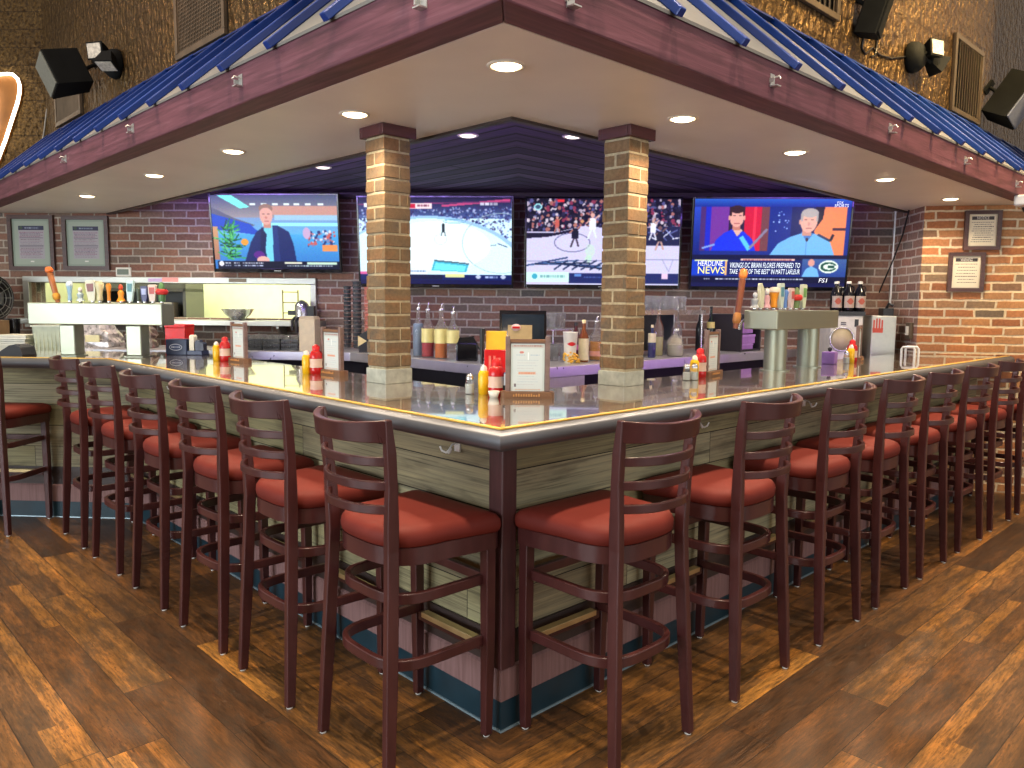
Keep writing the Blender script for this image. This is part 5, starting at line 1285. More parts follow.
t = thing('napkin_caddy', 'dark blue caddy with a pale oval emblem at the bend of the bar', 'napkin caddy', M=NB)
mb = MB(); mb.box(-0.125, 0.02, 0.0, 0.105, -0.11, 0.0); mb.box(0.02, 0.125, 0.0, 0.03, -0.11, 0.0); obj('caddy_body', mb, colmat(30, 44, 78), t, bevel=0.004)
R = Raster(60, 36, (30, 44, 78)); R.ell(30, 18, 29, 16, (190, 200, 214)); R.ell(30, 18, 26, 13, (40, 56, 96)); R.words(10, 14, 50, 7, (190, 200, 214), 4)
m = obj('oval_emblem', R.mb_mesh('oval_emblem', 0.092, 0.05, M_PRINT), None, t, label='pale oval emblem'); m.location = (-0.055, 0.052, 0.0012)
for x, hh, c in ((0.045, 0.135, (232, 228, 206)), (0.085, 0.10, (36, 40, 62)), (0.110, 0.085, (40, 44, 60))):
    mb = MB(); mb.prism([(x - 0.016, 0.03), (x + 0.016, 0.03), (x + 0.016, hh - 0.01), (x + 0.008, hh), (x - 0.008, hh), (x - 0.016, hh - 0.01)], -0.075, -0.02); obj('cup_sleeve', mb, colmat(*c), t)
# service rail on the bar by the notices
t = thing('service_rail', 'pair of pale hooped rails on the bar near the notices', 'rail', (4.50, 0.44, ZB))
for x in (-0.03, 0.05):
    mb = MB(); mb.tube([(x, -0.05, 0), (x, -0.05, 0.06), (x, -0.04, 0.075), (x, 0.03, 0.075), (x, 0.04, 0.06), (x, 0.04, 0)], 0.009, 8); obj('hoop', mb, M_WHITEMETAL, t)
# ================================================================== back counter
M_CTOP = simple('counter_steel', (0.50, 0.49, 0.52), 0.32, 0.7, 0.08, 8)
CL = [(4.93, 1.50), (1.60, 1.50), (1.60, 3.35), (1.60 + WT.x * 1.97, 3.35 + WT.y * 1.97)]
CST = (-WT.x / WT.y, -1.0)
ZC = 1.06
t = thing('back_counter', 'steel-topped back counter bent round behind the bar', 'counter')
mb = MB(); mb.sweep(CL, start=CST, prof=[(0.0, ZC - 0.065), (0.0, ZC), (-0.62, ZC), (-0.62, ZC - 0.065)]); obj('counter_top', mb, M_CTOP, t, bevel=0.003)
mb = MB(); mb.sweep(CL, start=CST, prof=[(-0.16, 0.05), (-0.16, ZC - 0.065), (-0.58, ZC - 0.065), (-0.58, 0.05)]); obj('dark_carcass', mb, M_UNDER, t)
for (x0, x1, y0, y1) in ((1.605, 1.625, 1.70, 2.02), (1.72, 2.12, 1.505, 1.525)):
    mb = MB(); mb.box(x0, x1, y0, y1, 0.06, ZC - 0.066); obj('front_panel', mb, M_STEELFRAME, t, label='plain steel door panel')

# ------------------------------------------------------------------ bottles
def bottle(label, loc, h, r, glass, fill=None, fh=0.5, lab=None, lz=(0.3, 0.6), cap=None, spout=True, group='bottles on the back counter'):
    t = thing('liquor_bottle', label, 'bottle', loc, 0, group)
    b = h * (0.86 if spout else 0.94)
    mb = MB(); mb.lathe([(r * .9, 0.0), (r, 0.008), (r, b * .58), (r * .85, b * .68), (r * .36, b * .82), (r * .32, b)], 16); obj('glass_body', mb, glass, t)
    if fill:
        mb = MB(); mb.lathe([(r * .86, 0.006), (r * .90, 0.012), (r * .90, b * fh)], 16); obj('drink_fill', mb, fill, t)
    if lab:
        mb = MB(); mb.lathe([(r * 1.015, b * lz[0]), (r * 1.015, b * lz[1])], 16, cap=False); obj('paper_label', mb, lab, t)
    if spout:
        mb = MB(); mb.lathe([(r * .36, b), (r * .40, b + h * .02), (r * .22, b + h * .05)], 10); mb.tube([(0, 0, b + h * .03), (0.002, 0, b + h * .09), (0.012, 0, h)], 0.005, 6); obj('pour_spout', mb, M_STEEL, t)
    else:
        mb = MB(); mb.lathe([(r * .38, b - 0.004), (r * .38, h), (r * .3, h + 0.003)], 10); obj('bottle_cap', mb, cap or M_BLK, t)
    return t
M_LAB = colmat(226, 214, 140); M_LABC = colmat(224, 214, 176)
bottle('clear pale-blue bottle with spout, half hidden by the menus-side pillar', (1.76, 2.725, ZC), 0.375, 0.040, M_CLEAR, colmat(130, 150, 176), 0.7)
bottle('bottle of red mixer with yellow label, beside the menus-side pillar', (1.75, 2.605, ZC), 0.37, 0.044, M_CLEAR, colmat(200, 24, 44, 0.2), 0.62, M_LAB, (0.32, 0.62))
bottle('bottle of orange mixer with yellow label, beside the red one', (1.75, 2.458, ZC), 0.37, 0.046, M_CLEAR, colmat(245, 128, 20, 0.2), 0.5, M_LAB, (0.32, 0.62))
bottle('clear bottle with yellow label, third after the red and orange mixers', (1.75, 2.335, ZC), 0.35, 0.042, M_CLEAR, None, 0.5, M_LAB, (0.36, 0.64))
bottle('dark wine-red bottle behind the white beaded cup', (2.345, 1.78, ZC), 0.25, 0.034, colmat(70, 16, 34, 0.15), None, 0, colmat(190, 90, 150), (0.3, 0.45), M_BLK, False)
bottle('amber bottle with cream cap and tall cream label, beside the white beaded cup', (2.285, 1.66, ZC), 0.27, 0.033, colmat(120, 60, 26, 0.12), None, 0, M_LABC, (0.05, 0.6), colmat(236, 218, 160), False)
bottle('stout clear bottle of amber spirit against the notices-side pillar', (2.46, 1.70, ZC), 0.295, 0.048, M_CLEAR, colmat(206, 136, 40, 0.15), 0.5, colmat(214, 150, 130), (0.12, 0.25))
bottle('slim bottle with cream neck and navy base, past the notices-side pillar', (2.985, 1.63, ZC), 0.23, 0.028, colmat(40, 44, 90, 0.15), None, 0, M_LABC, (0.5, 0.8), colmat(226, 206, 170), False)
for i, (x, y, h, r, c, fc, lb) in enumerate(((3.06, 1.80, 0.37, 0.035, None, (160, 150, 120), 'tall clear bottle with spout, nearest the pillar under the glass rack'), (3.18, 1.72, 0.36, 0.040, None, (196, 190, 120), 'clear bottle of pale yellow spirit under the glass rack'),
        (3.30, 1.80, 0.38, 0.038, (110, 50, 24), None, 'brown-glass bottle with spout under the glass rack'), (3.42, 1.72, 0.37, 0.040, None, (206, 200, 190), 'clear bottle with pale label under the glass rack, towards the rack leg'), (3.26, 1.62, 0.20, 0.060, None, (200, 196, 170), 'squat round clear bottle in front of the cluster under the glass rack'))):
    bottle(lb, (x, y, ZC), h, r, colmat(*c, 0.12) if c else M_CLEAR, colmat(*fc, 0.2) if fc else None, 0.45, M_LABC if i in (0, 3) else None, (0.15, 0.4), M_STEEL, i != 4)
bottle('thin dark bottle with gold neck past the glass rack, towards the draught tower', (4.08, 1.84, ZC), 0.36, 0.032, colmat(20, 34, 26, 0.12), None, 0, colmat(206, 190, 120), (0.55, 0.7), M_BLK, False)
bottle('thin clear-necked bottle just past the leg of the glass rack', (3.98, 1.88, ZC), 0.36, 0.032, colmat(26, 30, 34, 0.12), None, 0, None, (0, 0), M_STEEL, True)
t = thing('beaded_cup', 'white paper cup with a red emblem, gold beads heaped at its foot', 'cup', (2.150, 1.655, ZC), 0)
mb = MB(); mb.lathe([(0.034, 0.0), (0.047, 0.192), (0.050, 0.197), (0.046, 0.197), (0.034, 0.01)], 18); obj('cup_wall', mb, M_WHITE, t)
mb = MB(); R = MB()
for k in range(9):
    a0, a1 = math.radians(195 + k * 9), math.radians(204 + k * 9); r = 0.0435; hz = 0.013 * math.sin(PI * (k + 0.5) / 9)
    R.quad([(r * math.cos(a0), r * math.sin(a0), 0.122 - hz), (r * math.cos(a1), r * math.sin(a1), 0.122 - hz), ((r + .002) * math.cos(a1), (r + .002) * math.sin(a1), 0.122 + hz), ((r + .002) * math.cos(a0), (r + .002) * math.sin(a0), 0.122 + hz)])
obj('red_emblem', R, M_RED, t, label='red fish-shaped emblem')
mb = MB(); rs = random.Random(6)
for k in range(46):
    a = rs.uniform(PI * 0.9, PI * 1.8); rr = rs.uniform(0.040, 0.062); z = rs.uniform(0.006, 0.075) * (1 - (rr - 0.040) / 0.034)
    mb.lathe([(0.0001, -0.007), (0.006, -0.004), (0.007, 0.0), (0.006, 0.004), (0.0001, 0.007)], 6, T(rr * math.cos(a), rr * math.sin(a), max(0.007, z)))
obj('gold_beads', mb, colmat(226, 176, 50, 0.3), t, label='string of gold beads')
# ------------------------------------------------------------------ register, stacked cups, small dark things
t = thing('register_screen', 'black point-of-sale screen with beige back behind the corner menu stand', 'register', (1.93, 1.86, ZC), CAM_AZ - PI / 2)
mb = MB(); mb.box(-0.11, 0.11, -0.08, 0.09, 0.0, 0.025); mb.loft([(0, 0.03, 0.02, 0.10, 0.07), (0, 0.02, 0.14, 0.07, 0.05)]); obj('stand', mb, M_BLK, t, bevel=0.004)
mb = MB(); mb.prism([(-0.15, 0.12), (0.15, 0.12), (0.15, 0.33), (-0.15, 0.33)], 0.0, 0.03, T(0, 0.02, 0) @ Rx(PI / 2 - 0.22)); obj('monitor', mb, M_BLKG, t, bevel=0.008)
mb = MB(); mb.cbox((0, 0.225, 0.0325), (0.27, 0.16, 0.003), T(0, 0.02, 0) @ Rx(PI / 2 - 0.22)); obj('monitor_glass', mb, simple('dark_teal_glass', (0.01, 0.02, 0.03), 0.12), t)
mb = MB(); mb.cbox((-0.02, -0.09, 0.16), (0.15, 0.006, 0.16)); mb.cbox((0.03, -0.07, 0.05), (0.12, 0.04, 0.06)); obj('back_cover', mb, colmat(196, 168, 116), t, label='beige sign panel')
R = MB(); R.lathe([(0.0001, 0), (0.030, 0.0), (0.030, 0.003), (0.0001, 0.003)], 18, T(-0.045, -0.0935, 0.225) @ Matrix(((1, 0, 0, 0), (0, 0, -1, 0), (0, 0.75, 0, 0), (0, 0, 0, 1)))); obj('round_badge', R, colmat(232, 200, 186), t, label='pale badge with red band')
mb = MB(); mb.cbox((-0.045, -0.0985, 0.225), (0.046, 0.003, 0.013)); obj('badge_band', mb, M_RED, t)
def cups(label, loc, h, r, m, n):
    t = thing('cup_stack', label, 'cup stack', loc, 0, 'stacks of cups behind the bar')
    for k in range(n):
        z = h * k / n; dz = h / n
        mb = MB(); mb.lathe([(r * .86, z + dz * .15), (r, z + dz * .86), (r * 1.08, z + dz * .88), (r * 1.08, z + dz), (r * .9, z + dz)], 14); obj('cup', mb, m, t)
    return t
M_CUPG = simple('smoke_grey_cup', (0.10, 0.115, 0.12), 0.25, 0.2, 0.2); M_CUPR = colmat(206, 130, 112, 0.4)
cups('tall stack of smoke-grey cups, the one farther from the pillar', (1.90, 3.86, ZC), 0.50, 0.031, M_CUPG, 16)
cups('tallest stack of smoke-grey cups, the one nearer the pillar', (1.90, 3.715, ZC), 0.535, 0.035, M_CUPG, 17)
cups('stack of pink-red cups half hidden behind the menus-side pillar', (1.92, 3.585, ZC), 0.49, 0.033, M_CUPR, 15)
t = thing('knife_block', 'black slanted block with a pale triangular face beside the menus-side pillar', 'utensil block', (1.72, 3.30, ZC), CAM_AZ - PI / 2)
mb = MB(); mb.prism([(-0.055, 0), (0.055, 0), (0.06, 0.14), (0.01, 0.165), (-0.05, 0.13)], -0.05, 0.05, Rx(PI / 2)); obj('block_body', mb, M_BLK, t, bevel=0.006)
mb = MB(); mb.prism([(-0.06, 0.045), (-0.06, 0.125), (0.005, 0.085)], 0.05, 0.056, Rx(PI / 2)); obj('triangle_face', mb, colmat(226, 206, 150), t, label='pale triangle')
t = thing('black_machine', 'low black machine with cable beside the clear yellow-label bottle', 'machine', (1.75, 2.19, ZC), CAM_AZ - PI / 2)
mb = MB(); mb.box(-0.07, 0.07, -0.05, 0.05, 0, 0.12); mb.prism([(-0.06, 0.12), (0.06, 0.12), (0.04, 0.16), (-0.05, 0.15)], -0.04, 0.04, Rx(PI / 2)); obj('machine_body', mb, M_BLKG, t, bevel=0.01)
mb = MB(); mb.tube([(0.06, 0, 0.11), (0.10, -0.03, 0.05), (0.12, -0.10, 0.02), (0.10, -0.13, 0.006)], 0.006, 6); obj('cable', mb, M_BLK, t)
# wine glasses on a steel rack
t = thing('glass_rack', 'steel glass rack standing on the counter by the notices-side pillar', 'rack', (3.27, 1.86, ZC))
for (x, y) in ((-0.30, -0.13), (0.50, -0.13), (-0.30, 0.13), (0.50, 0.13)):
    mb = MB(); mb.tube([(x, y, 0), (x, y, 0.325)], 0.009, 8); obj('rack_leg', mb, M_STEEL, t)
mb = MB(); mb.box(-0.32, 0.52, -0.15, 0.15, 0.322, 0.334); mb.box(-0.32, 0.52, -0.152, -0.148, 0.30, 0.334); obj('rack_shelf', mb, M_STEEL, t)
mb = MB(); mb.box(-0.30, 0.50, 0.125, 0.135, 0.02, 0.30); obj('back_panel', mb, simple('smoked_panel', (0.03, 0.035, 0.045), 0.2), t)
g0 = None
def glass(label, loc, grp):
    global g0
    if g0 is None:
        g0 = thing('drinking_glass', label, 'glass', loc, 0, grp)
        mb = MB(); mb.lathe([(0.027, 0.0), (0.029, 0.004), (0.036, 0.105), (0.033, 0.105), (0.026, 0.012), (0.0001, 0.010)], 14); obj('glass_wall', mb, M_CLEAR, g0)
        return g0
    return dup(g0, loc, 0, label, grp)
for r_ in range(2):
    for i in range(6):
        glass('upturned drinking glass in the %s row on top of the glass rack' % ('front', 'back')[r_], (3.02 + i * 0.115, 1.80 + r_ * 0.11, ZC + 0.334), 'glasses in the %s row on the rack' % ('front', 'back')[r_])
for i in range(5): glass('drinking glass standing under the glass rack, behind the bottles', (3.36 + (i % 3) * 0.10, 1.80 + (i // 3) * 0.10, ZC), 'glasses under the rack')
for i in range(6): glass('drinking glass in the group behind the beaded cup', (2.12 + (i % 3) * 0.10, 1.86 + (i // 3) * 0.11, ZC), 'glasses behind the beaded cup')
for i in range(6): glass('drinking glass stacked on the shelf behind the amber bottle', (2.18 + (i % 3) * 0.10, 1.95 + (i // 3) * 0.08, ZC + 0.205), 'glasses on the wire shelf')
t = thing('wire_shelf', 'small wire shelf holding glasses behind the beaded cup', 'shelf', (2.28, 1.985, ZC))
mb = MB(); mb.box(-0.17, 0.17, -0.09, 0.10, 0.196, 0.204); obj('shelf_tray', mb, M_STEEL, t)
for (x, y) in ((-0.165, -0.085), (0.165, -0.085), (-0.165, 0.095), (0.165, 0.095)):
    mb = MB(); mb.tube([(x, y, 0), (x, y, 0.197)], 0.006, 6); obj('shelf_leg', mb, M_STEEL, t)
# dark cabinet with stacked lavender boxes, by the draught tower
t = thing('dark_cabinet', 'dark open cabinet on the counter between the glass rack and the draught tower', 'cabinet', (4.45, 1.78, ZC))
mb = MB(); mb.box(-0.30, 0.02, 0.10, 0.12, 0, 0.30); mb.box(-0.30, 0.02, -0.18, 0.10, 0.28, 0.30); mb.box(0.0, 0.02, -0.18, 0.10, 0, 0.28); mb.box(-0.30, -0.28, -0.18, 0.10, 0, 0.28); mb.box(-0.28, 0.0, -0.18, 0.10, 0.0, 0.015); obj('cabinet_shell', mb, M_UNDER, t)
for i, (x, z, h, w) in enumerate(((4.285, 0.016, 0.045, 0.19), (4.30, 0.062, 0.075, 0.22), (4.28, 0.145, 0.09, 0.18))):
    u = thing('lavender_box', ['lavender box at the bottom of the stack in the dark cabinet', 'wide lavender box in the middle of the stack in the dark cabinet', 'lavender box on top of the stack in the dark cabinet'][i], 'box', (x, 1.70, ZC + z), 0, 'boxes in the dark cabinet')
    mb = MB(); mb.box(-w / 2, w / 2, -0.08, 0.08, 0, h * .72); obj('box_base', mb, colmat(156, 112, 178), u, bevel=0.003); mb = MB(); mb.box(-w / 2 - .003, w / 2 + .003, -0.083, 0.083, h * .72, h - 0.001); obj('box_lid', mb, colmat(168, 126, 190), u, bevel=0.003)
# ------------------------------------------------------------------ machines and growlers by the notices wall
t = thing('white_machine', 'white machine with a round dial door, under the black growlers', 'machine', (4.90, 1.14, 0.0), -0.78)
MX = 0.13
mb = MB(); mb.box(-MX, MX, -0.17, 0.17, 0.02, 1.36); obj('casing', mb, colmat(214, 212, 200), t, bevel=0.01)
mb = MB(); mb.box(-MX - 0.01, MX + 0.01, -0.18, 0.18, 1.36, 1.392); obj('black_top', mb, M_BLK, t)
front = Matrix(((1, 0, 0, 0), (0, 0, -1, 0), (0, 1, 0, 0), (0, 0, 0, 1)))
mb = MB(); mb.tube([(0.095 * math.cos(a * PI / 14) - 0.04, -0.178, 1.17 + 0.095 * math.sin(a * PI / 14)) for a in range(28)], 0.007, 6, closed=True); d_ = obj('dial_ring', mb, M_STEEL, t)
mb = MB(); mb.lathe([(0.0001, 0), (0.088, 0), (0.088, 0.006), (0.0001, 0.006)], 24, T(-0.04, -0.171, 1.17) @ front); obj('dial_face', mb, colmat(190, 176, 140), t)
mb = MB(); mb.box(0.06, 0.09, -0.175, -0.169, 1.27, 1.33); mb.box(-0.05, -0.01, -0.175, -0.169, 1.285, 1.292); mb.box(-0.05, -0.01, -0.175, -0.169, 1.30, 1.307); obj('control_marks', mb, M_BLK, t)
t = thing('steel_cabinet', 'tall brushed steel cabinet with a red hand-shaped sticker, beside the white machine', 'cabinet', (5.06, 0.885, 0.0), -0.87)
mb = MB(); mb.box(-0.095, 0.095, -0.14, 0.12, 0.02, 1.36); obj('steel_body', mb, M_STEELFRAME, t, bevel=0.006)
S = MB()
for k in range(4): S.box(-0.085 + k * 0.021, -0.073 + k * 0.021, -0.1425, -0.1405, 1.26, 1.345 - abs(k - 1.5) * 0.012)
S.prism([(-0.087, 1.225), (-0.009, 1.225), (-0.007, 1.262), (-0.089, 1.262)], 0.1405, 0.1425, Matrix(((1, 0, 0, 0), (0, 0, -1, 0), (0, 1, 0, 0), (0, 0, 0, 1)))); obj('red_sticker', S, colmat(196, 72, 52), t, label='red hand-shaped sticker')
mb = MB(); mb.box(0.02, 0.10, -0.05, 0.06, 1.36, 1.42); mb.tube([(0.06, 0, 1.42), (0.07, -0.02, 1.46), (0.10, -0.04, 1.44)], 0.012, 6); obj('plug_box', mb, M_BLK, t)
g = None
for i, (dx, dy) in enumerate(((-0.075, -0.11), (0.02, -0.12), (0.115, -0.11), (-0.03, 0.0), (0.068, 0.0))):
    lb = ['black growler with pale label, front one nearest the screen', 'black growler with pale label, front one in the middle', 'black growler with pale label, front one nearest the brick wall', 'black growler in the rear pair, nearer the screen', 'black growler in the rear pair, nearer the brick wall'][i]
    a = -0.78; loc = (4.90 + dx * math.cos(a) - dy * math.sin(a), 1.14 + dx * math.sin(a) + dy * math.cos(a), 1.392)
    if g is None:
        g = thing('growler', lb, 'growler', loc, a, 'growlers on the white machine')
        mb = MB(); mb.lathe([(0.040, 0), (0.045, 0.006), (0.046, 0.13), (0.036, 0.165), (0.017, 0.20), (0.015, 0.225)], 16); obj('bottle_glass', mb, M_BLKG, g)
        mb = MB(); mb.lathe([(0.019, 0.222), (0.020, 0.238), (0.015, 0.243)], 12); obj('bottle_cap', mb, M_WHITE, g, label='pale cap')
        mb = MB(); r = 0.0466; n_ = 12
        for k in range(n_):
            a0, a1 = math.radians(-90 - 60 + 120 * k / n_), math.radians(-90 - 60 + 120 * (k + 1) / n_); mb.quad([(r * math.cos(a0), r * math.sin(a0), 0.03), (r * math.cos(a1), r * math.sin(a1), 0.03), (r * math.cos(a1), r * math.sin(a1), 0.125), (r * math.cos(a0), r * math.sin(a0), 0.125)])
        lbm = obj('bottle_label', mb, colmat(176, 160, 146), g, label='pale label with a red-brown oval')
        mb = MB(); r = 0.0474
        for k in range(8):
            a0, a1 = math.radians(-90 - 34 + 68 * k / 8), math.radians(-90 - 34 + 68 * (k + 1) / 8); hz = 0.026 * math.sin(PI * (k + .5) / 8); mb.quad([(r * math.cos(a0), r * math.sin(a0), 0.082 - hz), (r * math.cos(a1), r * math.sin(a1), 0.082 - hz), (r * math.cos(a1), r * math.sin(a1), 0.082 + hz), (r * math.cos(a0), r * math.sin(a0), 0.082 + hz)])
        obj('label_oval', mb, colmat(180, 84, 62), lbm)
        mb = MB(); mb.tube([(0.016, 0, 0.205), (0.040, 0, 0.200), (0.046, 0, 0.175), (0.038, 0, 0.155)], 0.005, 6); obj('handle_ring', mb, M_BLKG, g)
    else: dup(g, loc, a, lb)
t = thing('wall_outlet', 'small switch box with white switch on the brick return beyond the steel cabinet', 'switch', M=basis((S0.x + STN.x * 0.12 - STN.y * 0.002, S0.y + STN.y * 0.12 + STN.x * 0.002, 1.245), (STN.x, STN.y, 0), (0, 0, 1), (-STN.y, STN.x, 0)) @ Rz(0))
mb = MB(); mb.box(-0.05, 0.05, -0.065, 0.065, 0, 0.025); obj('switch_box', mb, M_GRILLE, t, bevel=0.004); mb = MB(); mb.box(-0.022, 0.022, -0.035, 0.035, 0.025, 0.034); obj('toggle', mb, M_WHITE, t)

# ================================================================== kitchen side
def WK(s, z, k): return wall_M(s, z, k)
t = thing('steel_bowl', 'wide steel mixing bowl in the kitchen pass-through', 'bowl', M=WK(5.70, 1.262, 0.08) @ Rx(-PI / 2))
mb = MB(); mb.lathe([(0.055, 0.0), (0.06, 0.004), (0.11, 0.05), (0.142, 0.098), (0.146, 0.10), (0.137, 0.098), (0.10, 0.05), (0.0001, 0.012)], 24); obj('bowl_shell', mb, M_STEEL, t)
t = thing('wire_rack', 'thin upright wire rack in the kitchen, seen through the pass-through', 'rack', M=WK(5.42, 0.901, -0.5))
mb = MB()
for x in (-0.075, 0.075): mb.tube([(x, 0, 0), (x, 0.64, 0)], 0.007, 6)
for y in (0.42, 0.52, 0.62): mb.tube([(-0.075, y, 0), (0.075, y, 0)], 0.005, 6)
obj('rack_wires', mb, M_GRILLE, t)
t = thing('steel_urn', 'small steel urn with black spout on the end of the pass-through shelf', 'urn', M=WK(5.105, 1.262, 0.12) @ Rx(-PI / 2))
mb = MB(); mb.lathe([(0.06, 0), (0.062, 0.02), (0.062, 0.135), (0.05, 0.16), (0.02, 0.18), (0.0001, 0.185)], 18); obj('urn_body', mb, M_STEEL, t)
mb = MB(); mb.box(0.055, 0.115, -0.03, 0.03, 0.02, 0.13); mb.box(-0.12, -0.06, -0.02, 0.02, 0.05, 0.09); mb.tube([(0.0, -0.06, 0.03), (0.0, -0.16, 0.01), (0.005, -0.17, -0.10)], 0.014, 8); mb.tube([(-0.045, -0.06, 0.03), (-0.04, -0.15, 0.0), (-0.035, -0.16, -0.08)], 0.012, 8); obj('spout', mb, M_BLK, t)
t = thing('ticket_printer', 'small white boxed display on top of the pass-through frame', 'display box', M=WK(6.78, PZ1 + 0.055, -0.05))
mb = MB(); mb.box(-0.072, 0.072, 0, 0.085, -0.06, 0.06); obj('printer_body', mb, M_WHITE, t, bevel=0.006); mb = MB(); mb.box(-0.055, 0.05, 0.02, 0.068, 0.06, 0.063); obj('display', mb, colmat(96, 108, 84), t)
t = thing('shelf_strip', 'pink and lavender strip stuck along the top of the pass-through frame', 'strip', M=WK(6.40, PZ1 + 0.012, 0.031))
mb = MB(); mb.box(-0.14, -0.01, 0, 0.03, 0, 0.003); obj('lavender_end', mb, colmat(190, 160, 206), t); mb = MB(); mb.box(-0.01, 0.14, 0, 0.04, 0, 0.003); obj('pink_end', mb, colmat(236, 150, 140), t)
t = thing('label_holder', 'short dark label holder on the top of the pass-through frame', 'label holder', M=WK(5.715, PZ1 + 0.015, 0.031))
mb = MB(); mb.box(-0.08, 0.08, 0, 0.032, 0, 0.006); obj('holder_plate', mb, M_GRILLE, t, bevel=0.002)
# black crates on the counter below the pass
CP = Vector((1.60, 3.35)); 
def on_diag(a, b):  # a along the angled counter, b back from its front
    p = CP + WT * a - WN * b; return p
DM = lambda a, b, z: basis((on_diag(a, b).x, on_diag(a, b).y, z), (-WT.x, -WT.y, 0), (0, 0, 1), (WN.x, WN.y, 0))
cr0 = None
for i, a in enumerate((0.50, 0.64, 0.78, 0.92)):
    lb = 'black open-weave crate under the pass-through, %s from the stacked cups' % ordn[i]
    if cr0 is None:
        cr0 = thing('plastic_crate', lb, 'crate', group='crates below the pass-through', M=DM(a, 0.22, ZC))
        mb = MB(); w, d, h = 0.064, 0.10, 0.085
        for k in range(3):
            y = 0.004 + k * 0.034
            mb.box(-w, w, y, y + 0.012, d - 0.006, d); mb.box(-w, w, y, y + 0.012, -d, -d + 0.006); mb.box(-w, -w + 0.006, y, y + 0.012, -d, d); mb.box(w - 0.006, w, y, y + 0.012, -d, d)
        for k in range(9):
            x = -w + 0.006 + k * (2 * w - 0.012) / 8; mb.box(x - 0.003, x + 0.003, 0.004, h, d - 0.006, d - 0.001); mb.box(x - 0.003, x + 0.003, 0.004, h, -d + 0.001, -d + 0.006)
        mb.box(-w, w, 0.0, 0.004, -d, d); obj('crate_body', mb, M_BLK, cr0)
        mb = MB()
        for k in range(4): mb.lathe([(0.024, 0.006), (0.028, 0.115), (0.026, 0.115), (0.022, 0.01)], 10, T(-0.03 + 0.06 * (k % 2), 0, -0.045 + 0.09 * (k // 2)) @ Rx(-PI / 2))
        obj('upturned_cups', mb, M_CLEAR, cr0, label='clear tumblers')
    else: dup(cr0, label=lb, M=DM(a, 0.22, ZC))
t = thing('carton', 'plain pale carton on the counter beside the stacked cups, behind a ketchup bottle', 'carton', M=DM(0.34, 0.12, ZC))
mb = MB(); mb.box(-0.06, 0.06, 0, 0.24, -0.07, 0.07); obj('carton_body', mb, colmat(206, 190, 160), t, bevel=0.003); mb = MB(); mb.prism([(-0.06, 0.24), (0.06, 0.24), (0.05, 0.262), (-0.05, 0.262)], -0.07, 0.07); obj('carton_top', mb, colmat(196, 178, 148), t)
t = thing('red_box', 'bright red box standing behind the dark blue caddy', 'box', M=DM(1.44, 0.30, ZC))
mb = MB(); mb.box(-0.08, 0.08, 0, 0.16, -0.08, 0.08); obj('box_body', mb, colmat(226, 22, 26), t, bevel=0.004); mb = MB(); mb.box(-0.083, 0.083, 0.16, 0.185, -0.083, 0.083); obj('box_lid', mb, colmat(226, 22, 26), t, bevel=0.004)
# carry-out things on a shelf between the tower legs
t = thing('service_counter', 'pale steel service counter below the pass-through, behind the draught tower', 'counter', M=WK(6.75, 0.0, 0.55))
mb = MB(); mb.box(-0.95, 0.36, 0.93, 0.985, -0.35, 0.40); obj('counter_top', mb, M_STEELFRAME, t, bevel=0.004); mb = MB(); mb.box(-0.92, 0.33, 0.05, 0.93, -0.32, 0.36); obj('counter_body', mb, simple('pale_cabinet', (0.42, 0.40, 0.32), 0.5), t)
M_FOIL = simple('crumpled_clear_film', (0.50, 0.46, 0.46), 0.3, 0.3, 0.5, 30); M_BIN = colmat(196, 204, 178)
def bag(label, M, w, h, d, m, seed):
    t = thing('supply_bag', label, 'bag', group='bags of supplies behind the draught tower', M=M); mb = MB(); rs = random.Random(seed); n, k = 14, 7; v = []; f = []
    for i in range(k + 1):
        for j in range(n):
            a = 2 * PI * j / n; q = 1 - 0.35 * (i / k) ** 3; rr = 1 + rs.uniform(-0.13, 0.13)
            v.append((w / 2 * math.copysign(abs(math.cos(a)) ** .6, math.cos(a)) * q * rr, h * i / k * (1 + rs.uniform(-.05, .05) * (0 < i)), d / 2 * math.copysign(abs(math.sin(a)) ** .6, math.sin(a)) * q * rr))
    for i in range(k):
        for j in range(n): f.append((i * n + j, i * n + (j + 1) % n, (i + 1) * n + (j + 1) % n, (i + 1) * n + j))
    f.append(tuple(range(n - 1, -1, -1))); f.append(tuple(k * n + j for j in range(n))); mb.add(v, f); obj('bag_film', mb, m, t); mb = MB(); mb.cbox((0.01, h * .55, d * .52), (w * .35, h * .22, 0.006)); obj('bag_label', mb, colmat(226, 216, 160), t)
bag('crumpled clear bag of supplies between the legs of the draught tower', WK(6.56, 0.986, 0.78), 0.33, 0.25, 0.24, M_FOIL, 2)
bag('crumpled greyish bag between the far leg of the draught tower and the red box', WK(6.10, ZC + 0.001, 0.98), 0.22, 0.17, 0.2, simple('grey_brown_film', (0.22, 0.19, 0.17), 0.35, 0.2, 0.6, 30), 5)
t = thing('ribbed_bin', 'pale ribbed bin beside the near leg of the draught tower', 'bin', M=WK(6.93, 0.986, 0.80))
mb = MB(); mb.loft([(0, 0, 0, 0.20, 0.18), (0, 0, 0.23, 0.235, 0.21)], Rx(-PI / 2))
for k in range(7): mb.box(-0.10 + k * 0.033, -0.088 + k * 0.033, 0.01, 0.215, 0.09, 0.104)
obj('bin_body', mb, M_BIN, t, bevel=0.004); mb = MB(); mb.box(-0.125, 0.125, 0.225, 0.24, -0.11, 0.112); obj('bin_lid', mb, colmat(206, 210, 190), t)
P = Vector((-0.335, 4.15))
t = thing('paper_stack', 'stack of white paper bags at the end of the bar, beside the ribbed bin', 'paper stack', M=WK(7.22, 0.986, 0.80))
mb = MB(); rs = random.Random(3)
